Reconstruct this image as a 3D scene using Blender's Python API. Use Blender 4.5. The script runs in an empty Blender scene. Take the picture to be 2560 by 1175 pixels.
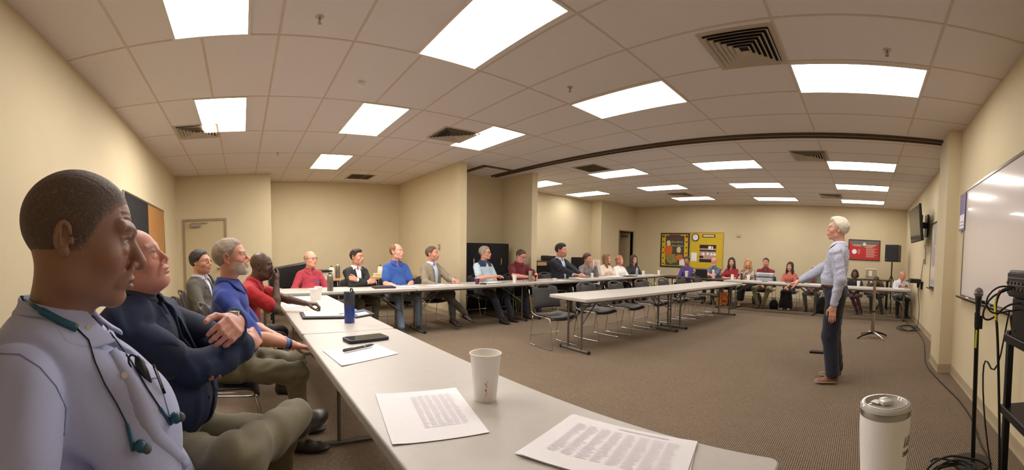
import bpy, math, random
import numpy as np
from mathutils import Vector, Matrix, Euler
PI = math.pi
S = bpy.context.scene
COL = S.collection
random.seed(7)
# ---------------------------------------------------------------- camera: a hand-held cylindrical panorama
H_CAM = 1.314
FPX, XV, Y0PX = 989.97, 2160.72, 680.45
cd = bpy.data.cameras.new('camera'); cam = bpy.data.objects.new('camera', cd); COL.objects.link(cam)
cd.type = 'PANO'; cd.panorama_type = 'CENTRAL_CYLINDRICAL'
cd.central_cylindrical_range_u_min = -1280 / FPX; cd.central_cylindrical_range_u_max = 1280 / FPX
cd.central_cylindrical_range_v_min = (Y0PX - 1175) / FPX; cd.central_cylindrical_range_v_max = Y0PX / FPX
cd.central_cylindrical_radius = 1.0
cd.clip_start = 0.02; cd.clip_end = 60
_t = Vector((-.023, -.048, 0))
cam.matrix_world = (Matrix.Translation((0, 0, H_CAM)) @ Matrix.Rotation(_t.length, 4, _t.normalized())
                    @ Matrix.Rotation((XV - 1280) / FPX, 4, 'Z') @ Matrix.Rotation(PI / 2, 4, 'X'))
S.camera = cam
# ---------------------------------------------------------------- world, exposure (light comes from the ceiling panels)
w = bpy.data.worlds.new('world'); S.world = w; w.use_nodes = True
w.node_tree.nodes['Background'].inputs[0].default_value = (.9, .85, .8, 1)
w.node_tree.nodes['Background'].inputs[1].default_value = 0.0
S.view_settings.view_transform = 'Standard'; S.view_settings.look = 'None'
S.view_settings.exposure = 0.62; S.view_settings.gamma = 1.0; S.view_settings.use_curve_mapping = False
PANEL_STRENGTH = 8.6
PANEL_COLOR = (1.0, .95, .90)
try:
    S.cycles.max_bounces = 10; S.cycles.diffuse_bounces = 6; S.cycles.use_denoising = True
    S.cycles.sample_clamp_indirect = 4.0
except Exception: pass

# ---------------------------------------------------------------- materials
def srgb(r, g, b):
    f = lambda c: (c / 255 / 12.92) if c <= 10 else ((c / 255 + .055) / 1.055) ** 2.4
    return (f(r), f(g), f(b))
def mat(name, col, rough=.6, metal=0., noise=0., nscale=30., bump=0., bscale=200., spec=None, coat=0., trans=0., attr=False, sheen=0.):
    m = bpy.data.materials.new(name); m.use_nodes = True
    nt = m.node_tree; b = nt.nodes['Principled BSDF']
    c = srgb(*col); b.inputs['Base Color'].default_value = (*c, 1)
    b.inputs['Roughness'].default_value = rough; b.inputs['Metallic'].default_value = metal
    if spec is not None: b.inputs['Specular IOR Level'].default_value = spec
    if coat: b.inputs['Coat Weight'].default_value = coat
    if trans: b.inputs['Transmission Weight'].default_value = trans
    if sheen: b.inputs['Sheen Weight'].default_value = sheen
    tc = nt.nodes.new('ShaderNodeTexCoord')
    if attr:
        a = nt.nodes.new('ShaderNodeAttribute'); a.attribute_name = 'Col'
        src = a.outputs['Color']
        if noise:
            n = nt.nodes.new('ShaderNodeTexNoise'); n.inputs['Scale'].default_value = nscale; n.inputs['Detail'].default_value = 4
            nt.links.new(tc.outputs['Object'], n.inputs['Vector'])
            r = nt.nodes.new('ShaderNodeMapRange'); r.inputs[3].default_value = 1 - noise; r.inputs[4].default_value = 1 + noise
            nt.links.new(n.outputs['Fac'], r.inputs[0])
            mx = nt.nodes.new('ShaderNodeMix'); mx.data_type = 'RGBA'; mx.blend_type = 'MULTIPLY'; mx.inputs[0].default_value = 1
            nt.links.new(src, mx.inputs[6]); nt.links.new(r.outputs[0], mx.inputs[7]); src = mx.outputs[2]
        nt.links.new(src, b.inputs['Base Color'])
    elif noise:
        n = nt.nodes.new('ShaderNodeTexNoise'); n.inputs['Scale'].default_value = nscale; n.inputs['Detail'].default_value = 5
        nt.links.new(tc.outputs['Object'], n.inputs['Vector'])
        r = nt.nodes.new('ShaderNodeValToRGB')
        r.color_ramp.elements[0].position = .3; r.color_ramp.elements[1].position = .7
        r.color_ramp.elements[0].color = (*[x * (1 - noise) for x in c], 1)
        r.color_ramp.elements[1].color = (*[min(1, x * (1 + noise)) for x in c], 1)
        nt.links.new(n.outputs['Fac'], r.inputs[0]); nt.links.new(r.outputs[0], b.inputs['Base Color'])
    if bump:
        n2 = nt.nodes.new('ShaderNodeTexNoise'); n2.inputs['Scale'].default_value = bscale; n2.inputs['Detail'].default_value = 3
        nt.links.new(tc.outputs['Object'], n2.inputs['Vector'])
        bp = nt.nodes.new('ShaderNodeBump'); bp.inputs['Strength'].default_value = bump; bp.inputs['Distance'].default_value = .004
        nt.links.new(n2.outputs['Fac'], bp.inputs['Height']); nt.links.new(bp.outputs[0], b.inputs['Normal'])
    return m
def emit(name, col, s):
    m = bpy.data.materials.new(name); m.use_nodes = True
    b = m.node_tree.nodes['Principled BSDF']
    b.inputs['Base Color'].default_value = (.8, .8, .8, 1); b.inputs['Emission Color'].default_value = (*col, 1); b.inputs['Emission Strength'].default_value = s
    return m
M = {}
M['wall'] = mat('wall_paint', (212, 197, 162), .75, noise=.02, nscale=3, bump=.15, bscale=350)
M['ceil'] = mat('ceiling_tile', (228, 221, 220), .95, noise=.05, nscale=160, bump=.25, bscale=500)
M['tbar'] = mat('ceiling_grid', (206, 190, 174), .6)
M['base'] = mat('vinyl_base', (176, 160, 132), .45, noise=.03)
M['trim'] = mat('metal_trim', (150, 132, 104), .4)
M['track'] = mat('bronze_track', (92, 74, 58), .45, metal=.3)
M['door'] = mat('painted_door', (196, 180, 140), .5, noise=.02)
M['panel'] = emit('lit_diffuser', PANEL_COLOR, PANEL_STRENGTH)
M['panel_bright'] = emit('bright_diffuser', PANEL_COLOR, PANEL_STRENGTH * 2.3)
M['panel_dim'] = emit('dim_diffuser', PANEL_COLOR, PANEL_STRENGTH * .82)
M['white'] = mat('white_plastic', (226, 220, 208), .45, noise=.03, nscale=12)
M['table'] = mat('table_plastic', (192, 186, 178), .38, noise=.025, nscale=25, bump=.12, bscale=260)
M['tgrey'] = mat('grey_tube', (122, 118, 110), .38, metal=.7)
M['rubber'] = mat('black_rubber', (26, 25, 24), .7)
M['chrome'] = mat('chrome', (205, 200, 192), .16, metal=1.)
M['steel'] = mat('brushed_steel', (165, 158, 148), .3, metal=1.)
M['shell'] = mat('charcoal_shell', (52, 49, 48), .42, noise=.06, bump=.1, bscale=400)
M['black'] = mat('black_plastic', (22, 21, 21), .42)
M['blackm'] = mat('black_metal', (24, 24, 25), .35, metal=.4)
M['blackf'] = mat('black_fabric', (26, 24, 25), .9, noise=.1, bump=.3)
M['dark'] = mat('dark_void', (18, 15, 12), .9)
M['paper'] = mat('paper', (246, 243, 246), .8, noise=.01)
M['ink'] = mat('printed_ink', (140, 136, 138), .8)
M['inkd'] = mat('dark_ink', (40, 38, 40), .8)
M['cup'] = mat('paper_cup', (242, 238, 232), .6, noise=.01)
M['cork'] = mat('cork', (172, 122, 66), .9, noise=.14, nscale=60)
M['alum'] = mat('aluminium', (160, 152, 142), .3, metal=.9)
M['wood'] = mat('beech', (190, 150, 96), .5, noise=.08)
M['vent'] = mat('vent_white', (190, 178, 160), .5)

def carpet():
    m = bpy.data.materials.new('ribbed_carpet'); m.use_nodes = True
    nt = m.node_tree; b = nt.nodes['Principled BSDF']; b.inputs['Roughness'].default_value = .95
    b.inputs['Specular IOR Level'].default_value = .15
    tc = nt.nodes.new('ShaderNodeTexCoord')
    mp = nt.nodes.new('ShaderNodeMapping'); mp.inputs['Rotation'].default_value[2] = 0
    nt.links.new(tc.outputs['Object'], mp.inputs['Vector'])
    wv = nt.nodes.new('ShaderNodeTexWave'); wv.wave_type = 'BANDS'; wv.bands_direction = 'X'; wv.inputs['Scale'].default_value = 21
    wv.inputs['Distortion'].default_value = 3.4; wv.inputs['Detail'].default_value = 2.0; wv.inputs['Detail Scale'].default_value = 8
    nt.links.new(mp.outputs[0], wv.inputs['Vector'])
    n = nt.nodes.new('ShaderNodeTexNoise'); n.inputs['Scale'].default_value = 160; n.inputs['Detail'].default_value = 3
    nt.links.new(tc.outputs['Object'], n.inputs['Vector'])
    n2 = nt.nodes.new('ShaderNodeTexNoise'); n2.inputs['Scale'].default_value = 1.3
    nt.links.new(tc.outputs['Object'], n2.inputs['Vector'])
    ad = nt.nodes.new('ShaderNodeMath'); ad.operation = 'MULTIPLY_ADD'; ad.inputs[1].default_value = .55
    nt.links.new(n.outputs['Fac'], ad.inputs[0])
    mu = nt.nodes.new('ShaderNodeMath'); mu.operation = 'MULTIPLY'; mu.inputs[1].default_value = .40
    nt.links.new(wv.outputs['Fac'], mu.inputs[0]); nt.links.new(mu.outputs[0], ad.inputs[2])
    r = nt.nodes.new('ShaderNodeValToRGB'); e = r.color_ramp.elements
    e[0].position = .25; e[0].color = (*srgb(82, 70, 58), 1); e[1].position = .72; e[1].color = (*srgb(160, 142, 120), 1)
    x = e.new(.5); x.color = (*srgb(118, 102, 86), 1)
    nt.links.new(ad.outputs[0], r.inputs[0])
    mx = nt.nodes.new('ShaderNodeMix'); mx.data_type = 'RGBA'; mx.blend_type = 'MULTIPLY'; mx.inputs[0].default_value = .35
    rr = nt.nodes.new('ShaderNodeValToRGB'); rr.color_ramp.elements[0].position = .35; rr.color_ramp.elements[1].position = .65
    rr.color_ramp.elements[0].color = (.8, .78, .72, 1); rr.color_ramp.elements[1].color = (1, .97, .95, 1)
    nt.links.new(n2.outputs['Fac'], rr.inputs[0]); nt.links.new(r.outputs[0], mx.inputs[6]); nt.links.new(rr.outputs[0], mx.inputs[7])
    nt.links.new(mx.outputs[2], b.inputs['Base Color'])
    bp = nt.nodes.new('ShaderNodeBump'); bp.inputs['Strength'].default_value = .5; bp.inputs['Distance'].default_value = .006
    nt.links.new(ad.outputs[0], bp.inputs['Height']); nt.links.new(bp.outputs[0], b.inputs['Normal'])
    return m
M['carpet'] = carpet()

# ---------------------------------------------------------------- mesh builder
class MB:
    def __init__(s): s.v = []; s.f = []; s.m = []; s.mi = 0
    def add(s, vs, fs):
        o = len(s.v); s.v += [tuple(v) for v in vs]; s.f += [tuple(i + o for i in f) for f in fs]; s.m += [s.mi] * len(fs); return s
    def box(s, c, d, rz=0., R=None):
        R = R or Matrix.Rotation(rz, 3, 'Z'); c = Vector(c)
        vs = [c + R @ Vector((x * d[0] / 2, y * d[1] / 2, z * d[2] / 2)) for x in (-1, 1) for y in (-1, 1) for z in (-1, 1)]
        return s.add(vs, [(0, 1, 3, 2), (4, 6, 7, 5), (0, 4, 5, 1), (2, 3, 7, 6), (0, 2, 6, 4), (1, 5, 7, 3)])
    def bb(s, a, b): return s.box([(a[i] + b[i]) / 2 for i in range(3)], [abs(b[i] - a[i]) for i in range(3)])
    def cyl(s, p, q, r, r2=None, n=12, caps=True):
        r2 = r if r2 is None else r2; p, q = Vector(p), Vector(q); d = (q - p)
        if d.length < 1e-9: return s
        d.normalize(); u = d.orthogonal().normalized(); w_ = d.cross(u)
        vs = []
        for c, rr in ((p, r), (q, r2)):
            for i in range(n):
                a = 2 * PI * i / n; vs.append(c + (u * math.cos(a) + w_ * math.sin(a)) * rr)
        fs = [(i, (i + 1) % n, n + (i + 1) % n, n + i) for i in range(n)]
        if caps: fs += [tuple(range(n))[::-1], tuple(range(n, 2 * n))]
        return s.add(vs, fs)
    def tube(s, pts, r, n=8, smooth=0, closed=False):
        P = [Vector(p) for p in pts]
        for _ in range(smooth):
            Q = [] if closed else [P[0]]
            L = len(P)
            for i in range(L if closed else L - 1):
                a, b = P[i], P[(i + 1) % L]; Q += [a * .75 + b * .25, a * .25 + b * .75]
            if not closed: Q.append(P[-1])
            P = Q
        L = len(P); vs = []; u = None
        for i, p in enumerate(P):
            a = P[i - 1] if (i or closed) else P[0]; b = P[(i + 1) % L] if (i < L - 1 or closed) else P[-1]
            d = (b - a); d = d.normalized() if d.length > 1e-9 else Vector((0, 0, 1))
            u = d.orthogonal().normalized() if u is None else (u - d * u.dot(d)).normalized()
            w_ = d.cross(u); rr = r[i] if isinstance(r, (list, tuple)) and not smooth else (r if not isinstance(r, (list, tuple)) else r[0])
            for k in range(n):
                t = 2 * PI * k / n; vs.append(p + (u * math.cos(t) + w_ * math.sin(t)) * rr)
        fs = []
        for i in range(L if closed else L - 1):
            j = (i + 1) % L
            fs += [(i * n + k, i * n + (k + 1) % n, j * n + (k + 1) % n, j * n + k) for k in range(n)]
        if not closed: fs += [tuple(range(n))[::-1], tuple(range((L - 1) * n, L * n))]
        return s.add(vs, fs)
    def lathe(s, prof, c=(0, 0, 0), n=24, rz=0, R=None):
        c = Vector(c); vs = []; fs = []; R = R or Matrix.Identity(3)
        for (r, z) in prof:
            for i in range(n):
                a = 2 * PI * i / n + rz; vs.append(c + R @ Vector((r * math.cos(a), r * math.sin(a), z)))
        for j in range(len(prof) - 1):
            fs += [(j * n + i, j * n + (i + 1) % n, (j + 1) * n + (i + 1) % n, (j + 1) * n + i) for i in range(n)]
        return s.add(vs, fs)
    def prism(s, poly, z0, z1, T=None):
        n = len(poly); vs = [Vector((x, y, z0)) for x, y in poly] + [Vector((x, y, z1)) for x, y in poly]
        if T: vs = [T @ v for v in vs]
        return s.add(vs, [tuple(range(n))[::-1], tuple(range(n, 2 * n))] + [(i, (i + 1) % n, n + (i + 1) % n, n + i) for i in range(n)])
    def sphere(s, c, r, n=12, m=8, sc=(1, 1, 1)):
        return s.lathe([(max(1e-4, r * math.sin(PI * j / m)) , -r * math.cos(PI * j / m) * sc[2]) for j in range(m + 1)], c, n)
    def sheet(s, fn, nu, nv, thick=0):
        vs = [fn(i / nu, j / nv) for j in range(nv + 1) for i in range(nu + 1)]
        fs = [(j * (nu + 1) + i, j * (nu + 1) + i + 1, (j + 1) * (nu + 1) + i + 1, (j + 1) * (nu + 1) + i) for j in range(nv) for i in range(nu)]
        return s.add(vs, fs)
    def build(s, name, m, parent=None, smooth=False, bevel=0, solid=0, loc=None, seg=2, angle=35):
        me = bpy.data.meshes.new(name); me.from_pydata(s.v, [], s.f)
        for x in (m if isinstance(m, (list, tuple)) else [m]): me.materials.append(x)
        if any(s.m): me.polygons.foreach_set('material_index', s.m)
        o = bpy.data.objects.new(name, me); COL.objects.link(o)
        if parent: o.parent = parent
        if loc: o.location = loc
        if solid: md = o.modifiers.new('solid', 'SOLIDIFY'); md.thickness = solid; md.offset = 0
        if bevel: md = o.modifiers.new('bevel', 'BEVEL'); md.width = bevel; md.segments = seg; md.limit_method = 'ANGLE'; md.angle_limit = math.radians(40)
        if smooth or bevel:
            me.polygons.foreach_set('use_smooth', [True] * len(me.polygons))
            if not smooth or smooth == 'auto':
                try: me.set_sharp_from_angle(angle=math.radians(angle))
                except Exception: pass
        me.update()
        return o
def each(name, mbs, m, parent, **k): return [b.build(name, m, parent, **k) for b in mbs]
def tag(o, label=None, cat=None, group=None, kind=None):
    if label: o['label'] = label
    if cat: o['category'] = cat
    if group: o['group'] = group
    if kind: o['kind'] = kind
    return o
def thing(name, label, cat, loc=(0, 0, 0), rz=0, group=None):
    o = bpy.data.objects.new(name, None); COL.objects.link(o); o.location = loc; o.rotation_euler = (0, 0, rz)
    o.empty_display_size = .1
    return tag(o, label, cat, group)
KIDS = {}
def copy_tree(o, loc=None, rz=None, label=None, group=None, parent=None):
    c = o.copy(); COL.objects.link(c)
    if parent is not None: c.parent = parent
    if loc is not None: c.location = loc
    if rz is not None: c.rotation_euler = (0, 0, rz)
    if label: c['label'] = label
    if group: c['group'] = group
    for ch in [k for k in COL.objects if k.parent == o]: copy_tree(ch, parent=c)
    return c
def struct(name, mb, m, parent=None, **k):
    o = mb.build(name, m, parent, **k)
    if parent is None: o['kind'] = 'structure'
    return o

# ---------------------------------------------------------------- room shell
CH = 3.02           # ceiling height
XR, XR2, YF, YB, XL, XL2 = 1.13, 1.24, 12.25, -1.42, -8.62, -9.55
struct('floor', MB().bb((-10, -1.7, -.1), (1.7, 12.6, 0)), M['carpet'])
ceil = struct('ceiling', MB().bb((-10, -1.7, CH), (1.7, 12.6, CH + .1)), M['ceil'])
g = MB()
gx = [-.74 + 1.22 * k for k in range(-7, 2)]
for x in gx:
    g.bb((x - .010, YB, CH - .003), (x + .010, 5.2, CH - .0003)); g.bb((x - .010, 5.5, CH - .003), (x + .010, YF, CH - .0003))
y = 3.38 - .61 * 7
while y < 5.2: g.bb((-9.5, y - .010, CH - .0027), (XR, y + .010, CH - .0003)); y += .61
y = 5.62
while y < 12.2: g.bb((-8.4, y - .010, CH - .0027), (XR2, y + .010, CH - .0003)); y += .61
g.build('ceiling_grid', M['tbar'], ceil)
struct('wall_left', MB().bb((XL - .1, YB - .12, 0), (XR + .3, YB, CH)), M['wall'])
struct('wall_right', MB().bb((XR, YB, 0), (XR + .12, 4.82, CH)), M['wall'])
struct('wall_pillar', MB().bb((.975, 4.82, 0), (XR2 + .12, 5.42, CH)), M['wall'])
struct('wall_right_rear', MB().bb((XR2, 5.42, 0), (XR2 + .12, YF, CH)), M['wall'])
struct('wall_far', MB().bb((-8.1, YF, 0), (XR2 + .12, YF + .12, CH)), M['wall'])
struct('wall_end', MB().bb((XL - .12, YB, 0), (XL, .65, CH)).bb((XL2, .53, 0), (XL - .12, .65, CH)).bb((XL2 - .12, .53, 0), (XL2, 4.06, CH)), M['wall'])
struct('wall_wing', MB().bb((XL2, 3.98, 0), (-6.5, 4.13, CH)), M['wall'])
struct('wall_alcove', MB().bb((-7.6, 4.13, 0), (-7.48, 5.74, CH)), M['wall'])
struct('wall_wing_rear', MB().bb((-7.6, 5.74, 0), (-6.42, 5.9, CH)), M['wall'])
struct('wall_side', MB().bb((-8.5, 5.8, 0), (-8.38, 10.25, CH)).bb((-8.5, 10.13, 0), (-7.97, 10.25, CH)).bb((-8.5, 5.74, 0), (-7.6, 5.86, CH)), M['wall'])
struct('wall_corner', MB().bb((-8.09, 10.25, 0), (-7.97, 11.15, CH)).bb((-8.09, 11.15, 2.1), (-7.97, 12.0, CH)).bb((-8.09, 12.0, 0), (-7.97, YF + .1, CH))
       .bb((-9.2, 10.9, 0), (-9.1, YF + .1, CH)).bb((-9.2, 10.8, 0), (-8.09, 10.9, CH)).bb((-9.2, YF, 0), (-8.09, YF + .1, CH)), M['wall'])
def base(name, pts):
    b = MB()
    for (x0, y0), (x1, y1) in zip(pts, pts[1:]):
        d = Vector((x1 - x0, y1 - y0, 0)); n = Vector((-d.y, d.x, 0)).normalized()
        c = Vector(((x0 + x1) / 2, (y0 + y1) / 2, .052)) + n * .004
        b.box(c, (d.length + .006, .008, .104), rz=math.atan2(d.y, d.x))
        b.box(c + n * .008 + Vector((0, 0, -.045)), (d.length + .01, .014, .014), rz=math.atan2(d.y, d.x))
    return struct(name, b, M['base'])
base('baseboard_right', [(XR, YB), (XR, 4.82), (.975, 4.82), (.975, 5.42), (XR2, 5.42), (XR2, YF)])
base('baseboard_far', [(XR2, YF), (-7.97, YF)])
base('baseboard_side', [(-7.97, 11.13), (-7.97, 10.13), (-8.38, 10.13), (-8.38, 5.9), (-6.42, 5.9), (-6.42, 5.74), (-7.48, 5.74), (-7.48, 4.13), (-6.5, 4.13), (-6.5, 3.98), (XL2, 3.98), (XL2, .65), (XL, .65), (XL, -.3)])
base('baseboard_left', [(XL, YB), (XR, YB)])
# folding partition track
trk = MB()
trk.bb((-7.3, 5.27, CH - .012), (.975, 5.43, CH - .0005))
trk.bb((-7.3, 5.285, CH - .035), (.975, 5.318, CH - .012)); trk.bb((-7.3, 5.382, CH - .035), (.975, 5.415, CH - .012))
trk.bb((-6.58, 4.55, CH - .02), (-6.5, 5.3, CH - .0005)); trk.bb((-7.47, 4.52, CH - .03), (-6.5, 4.60, CH - .0005))
struct('trim_1', trk, M['track'])
# doors
def door(name, org, ax, wdt, hgt, closer=True):
    """a flush door in a metal frame; org = lower corner on the wall face, ax = unit vector along the wall, normal to its right"""
    t = bpy.data.objects.new(name, None); COL.objects.link(t); t.location = org; t.rotation_euler = (0, 0, math.atan2(ax[1], ax[0])); t['kind'] = 'structure'
    MB().bb((.0, -.03, 0), (.05, .004, hgt + .05)).bb((wdt - .05, -.03, 0), (wdt, .004, hgt + .05)).bb((.05, -.03, hgt), (wdt - .05, .004, hgt + .05)).build('door_frame', M['trim'], t, bevel=.003)
    MB().bb((.05, -.012, .01), (wdt - .05, .003, hgt)).build('door_leaf', M['door'], t)
    if closer:
        MB().bb((.17, -.075, hgt - .13), (.40, -.013, hgt - .05)).build('door_closer', M['alum'], t, bevel=.006)
        MB().bb((.2, -.05, hgt - .05), (.55, -.03, hgt - .035)).build('closer_arm', M['trim'], t)
    MB().cyl((wdt - .12, -.012, 1.0), (wdt - .12, -.06, 1.0), .025).bb((wdt - .23, -.07, .985), (wdt - .1, -.05, 1.01)).build('door_handle', M['steel'], t)
    return t
door('door_1', (XL + .001, -1.28, 0), (0, 1), .96, 2.03)
dr = door('door_2', (-8.02, 11.98, 0), (0, -1), .0, 0, False) if False else None
t = bpy.data.objects.new('door_2', None); COL.objects.link(t); t['kind'] = 'structure'
MB().bb((-8.1, 11.11, 0), (-7.95, 11.15, 2.14)).bb((-8.1, 12.0, 0), (-7.95, 12.04, 2.14)).bb((-8.1, 11.15, 2.1), (-7.95, 12.0, 2.14)).build('door_frame', M['trim'], t, bevel=.004)
MB().box((-8.5, 11.93, 1.05), (.85, .04, 2.08), rz=.12).build('door_leaf', M['door'], t)
MB().bb((-8.35, 11.80, 1.93), (-8.1, 11.87, 1.98)).build('door_closer', M['alum'], t)

# ---------------------------------------------------------------- ceiling fixtures
def light_panel(x, y):
    pm = M['panel_bright'] if (x < -7 and y < 3) or (x < -4 and y < 2) else M['panel_dim'] if y > 8.5 else M['panel']
    t = thing('ceiling_light', '', 'ceiling light', (x, y, CH), group='recessed ceiling light panels')
    a, b = .61, .305
    MB().bb((-a, -b, -.010), (-a + .022, b, 0)).bb((a - .022, -b, -.010), (a, b, 0)).bb((-a + .022, -b, -.010), (a - .022, -b + .022, 0)).bb((-a + .022, b - .022, -.010), (a - .022, b, 0)).build('frame', M['white'], t)
    MB().bb((-a + .022, -b + .022, -.007), (a - .022, b - .022, -.002)).build('diffuser', pm, t)
    return t
X0 = -.74
LIGHTS = [(0, 3.72, 'bright ceiling light panel above the man at the front'),
 (0, 7.75, 'ceiling light panel just beyond the partition track, nearest the right wall'),
 (0, 10.1, 'middle one of the three ceiling light panels in the row near the right wall, beyond the track'),
 (0, 12.45, ''),
 (-2, 3.70, 'large ceiling light panel between the square vent and the middle of the near room'),
 (-2, 7.2, ''), (-2, 9.4, ''), (-2, 11.6, ''), (-2, 1.82, ''), (-4, 3.52, ''), (-4, 6.78, ''), (-4, 8.75, ''), (-4, 10.7, ''),
 (-4, 1.70, ''), (-6, 8.3, ''), (-2, -.2, ''), (-4, -.2, ''), (-6, 1.70, '')]
LAB = {(0, 0): 'bright ceiling light panel above the man standing at the front',
 (0, 1): 'ceiling light panel nearest past the partition track, by the right wall', (0, 2): 'middle ceiling light panel of three in the column by the wall-mounted television',
 (0, 3): 'ceiling light panel by the far wall, in the column next to the television',
 (-2, 0): 'tilted-looking ceiling light panel left of the square louvred vent', (-2, 1): 'ceiling light panel left of the small vent just past the track',
 (-2, 2): 'ceiling light panel in the middle of the second column beyond the track', (-2, 3): 'ceiling light panel near the far wall above the woman in the coral top',
 (-4, 1): 'ceiling light panel beside the dark return grille past the track', (-4, 2): 'ceiling light panel midway above the women at the far left table',
 (-4, 3): 'ceiling light panel by the far wall above the yellow bulletin boards', }
seq = {}
named = {}
order = [(0, 3.72), (0, 7.02), (0, 9.0), (0, 11.1), (-2, 3.70), (-2, 6.94), (-2, 8.95), (-2, 11.0), (-4, 6.9), (-4, 8.82), (-4, 10.72)]
for i, y in order:
    k = (i, seq.get(i, 0 if i > -4 else 1)); seq[i] = k[1] + 1
    light_panel(X0 + .61 + 1.22 * i, y)['label'] = LAB[k]
for i, y, lab in [(-2, 1.80, 'largest ceiling light panel, cut by the top edge of the picture near its middle'), (-4, 3.52, 'ceiling light panel beside the triangular-looking vent before the two wings'),
                  (-4, 1.70, 'ceiling light panel over the blue water bottle, between the sprinkler and the triangular-looking vent'), (-6, 8.8, 'ceiling light panel furthest left in the room beyond the wings'),
                  (-6, 6.85, 'ceiling light panel half hidden by the second wing wall'),
                  (-2, -.2, 'ceiling light panel at the top edge above the man with the blue earphones'), (-4, -.2, 'ceiling light panel next to the small vent by the long left wall'),
                  (-6, 1.70, 'small ceiling light panel over the bald man in crimson')]:
    light_panel(X0 + .61 + 1.22 * i, y)['label'] = lab
def vent(x, y, lab, dark=False, s=.3):
    t = thing('ceiling_vent', lab, 'vent', (x, y, CH), group='square ceiling vents')
    MB().bb((-s + .035, -s, -.008), (s - .035, -s + .035, 0)).bb((-s + .035, s - .035, -.008), (s - .035, s, 0)).bb((-s, -s, -.008), (-s + .035, s, 0)).bb((s - .035, -s, -.008), (s, s, 0)).build('frame', M['vent'], t)
    MB().bb((-s + .03, -s + .03, -.002), (s - .03, s - .03, -.0005)).build('backing', M['dark'], t)
    l = MB()
    if dark:
        for k in range(22): yy = -s + .045 + k * (2 * s - .09) / 21; l.bb((-s + .03, yy - .004, -.007), (s - .03, yy + .003, -.003))
    else:
        for k in range(6):
            a = s - .036 - k * .040; b_ = a - .026
            z0, z1 = -.006, -.03
            if b_ < .01: break
            vs = [(-a, -a, z0), (a, -a, z0), (a, a, z0), (-a, a, z0), (-b_, -b_, z1 + .02), (b_, -b_, z1 + .02), (b_, b_, z1 + .02), (-b_, b_, z1 + .02)]
            # each ring is a square louvre blade sloping inward
            o_ = [(x_, y_, -.004) for x_, y_, _ in vs[:4]]; i_ = [(x_ * .999, y_ * .999, -.004) for x_, y_, _ in vs[4:]]
            l.add(i_ + [(x_ * 1.0, y_ * 1.0, -.026) for x_, y_, _ in o_], [(4, 5, 1, 0), (5, 6, 2, 1), (6, 7, 3, 2), (7, 4, 0, 3)])
            pass
    l.build('louvre', M['vent'] if not dark else M['track'], t, solid=.0015 if not dark else 0)
    return t
vent(-1.05, 3.12, 'large square louvred ceiling vent left of the light above the standing man')
vent(-5.55, -.58, 'square louvred ceiling vent beside the light by the long left wall')
vent(-5.1, 3.0, 'triangular-looking ceiling vent between two light panels in the near room')
vent(-.97, 6.42, 'small ceiling vent just past the partition track')
vent(-5.15, 6.2, 'dark return-air grille in the ceiling past the track', True)
vent(-5.05, 9.95, 'flat-looking ceiling vent above the women at the far left table')
vent(-.95, 10.3, 'small ceiling vent between the far lights near the right wall')
vent(-8.75, 2.7, 'brownish return-air grille by the end wall ceiling', True)
def sprinkler(x, y, lab, big=1.):
    t = thing('sprinkler_head', lab, 'sprinkler', (x, y, CH), group='ceiling sprinkler heads')
    MB().lathe([(.001, -.004), (.03 * big, -.004), (.034 * big, 0)], n=20).build('escutcheon', M['vent'], t, smooth=True)
    MB().cyl((0, 0, -.004), (0, 0, -.03), .008).cyl((-.014, 0, -.02), (-.008, 0, -.045), .002).cyl((.014, 0, -.02), (.008, 0, -.045), .002).lathe([(.001, -.046), (.016, -.046), (.016, -.048), (.001, -.048)], n=14).build('deflector', M['alum'], t)
sprinkler(-2.91, .6, 'sprinkler head close to the ceiling light above the earphones man')
sprinkler(.1, 3.19, 'sprinkler head above and right of the bright light over the standing man')
sprinkler(-3.88, 9.83, 'tiny sprinkler head among the far ceiling lights')
sprinkler(-6.85, .65, 'tiny sprinkler head left of the light over the bald man in crimson')
sprinkler(-2.85, 3.05, 'small sprinkler head left of the tilted-looking light panel')
t = thing('motion_sensor', 'white ceiling sensor with a drooping lens below the sprinkler', 'sensor', (-3.9, 1.23, CH))
MB().lathe([(.001, -.012), (.035, -.012), (.042, 0)], n=20).build('mount', M['white'], t, smooth=True)
MB().lathe([(.001, -.055), (.02, -.05), (.028, -.03), (.025, -.011)], c=(.01, -.015, 0), n=16).build('lens', M['white'], t, smooth=True)
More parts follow.
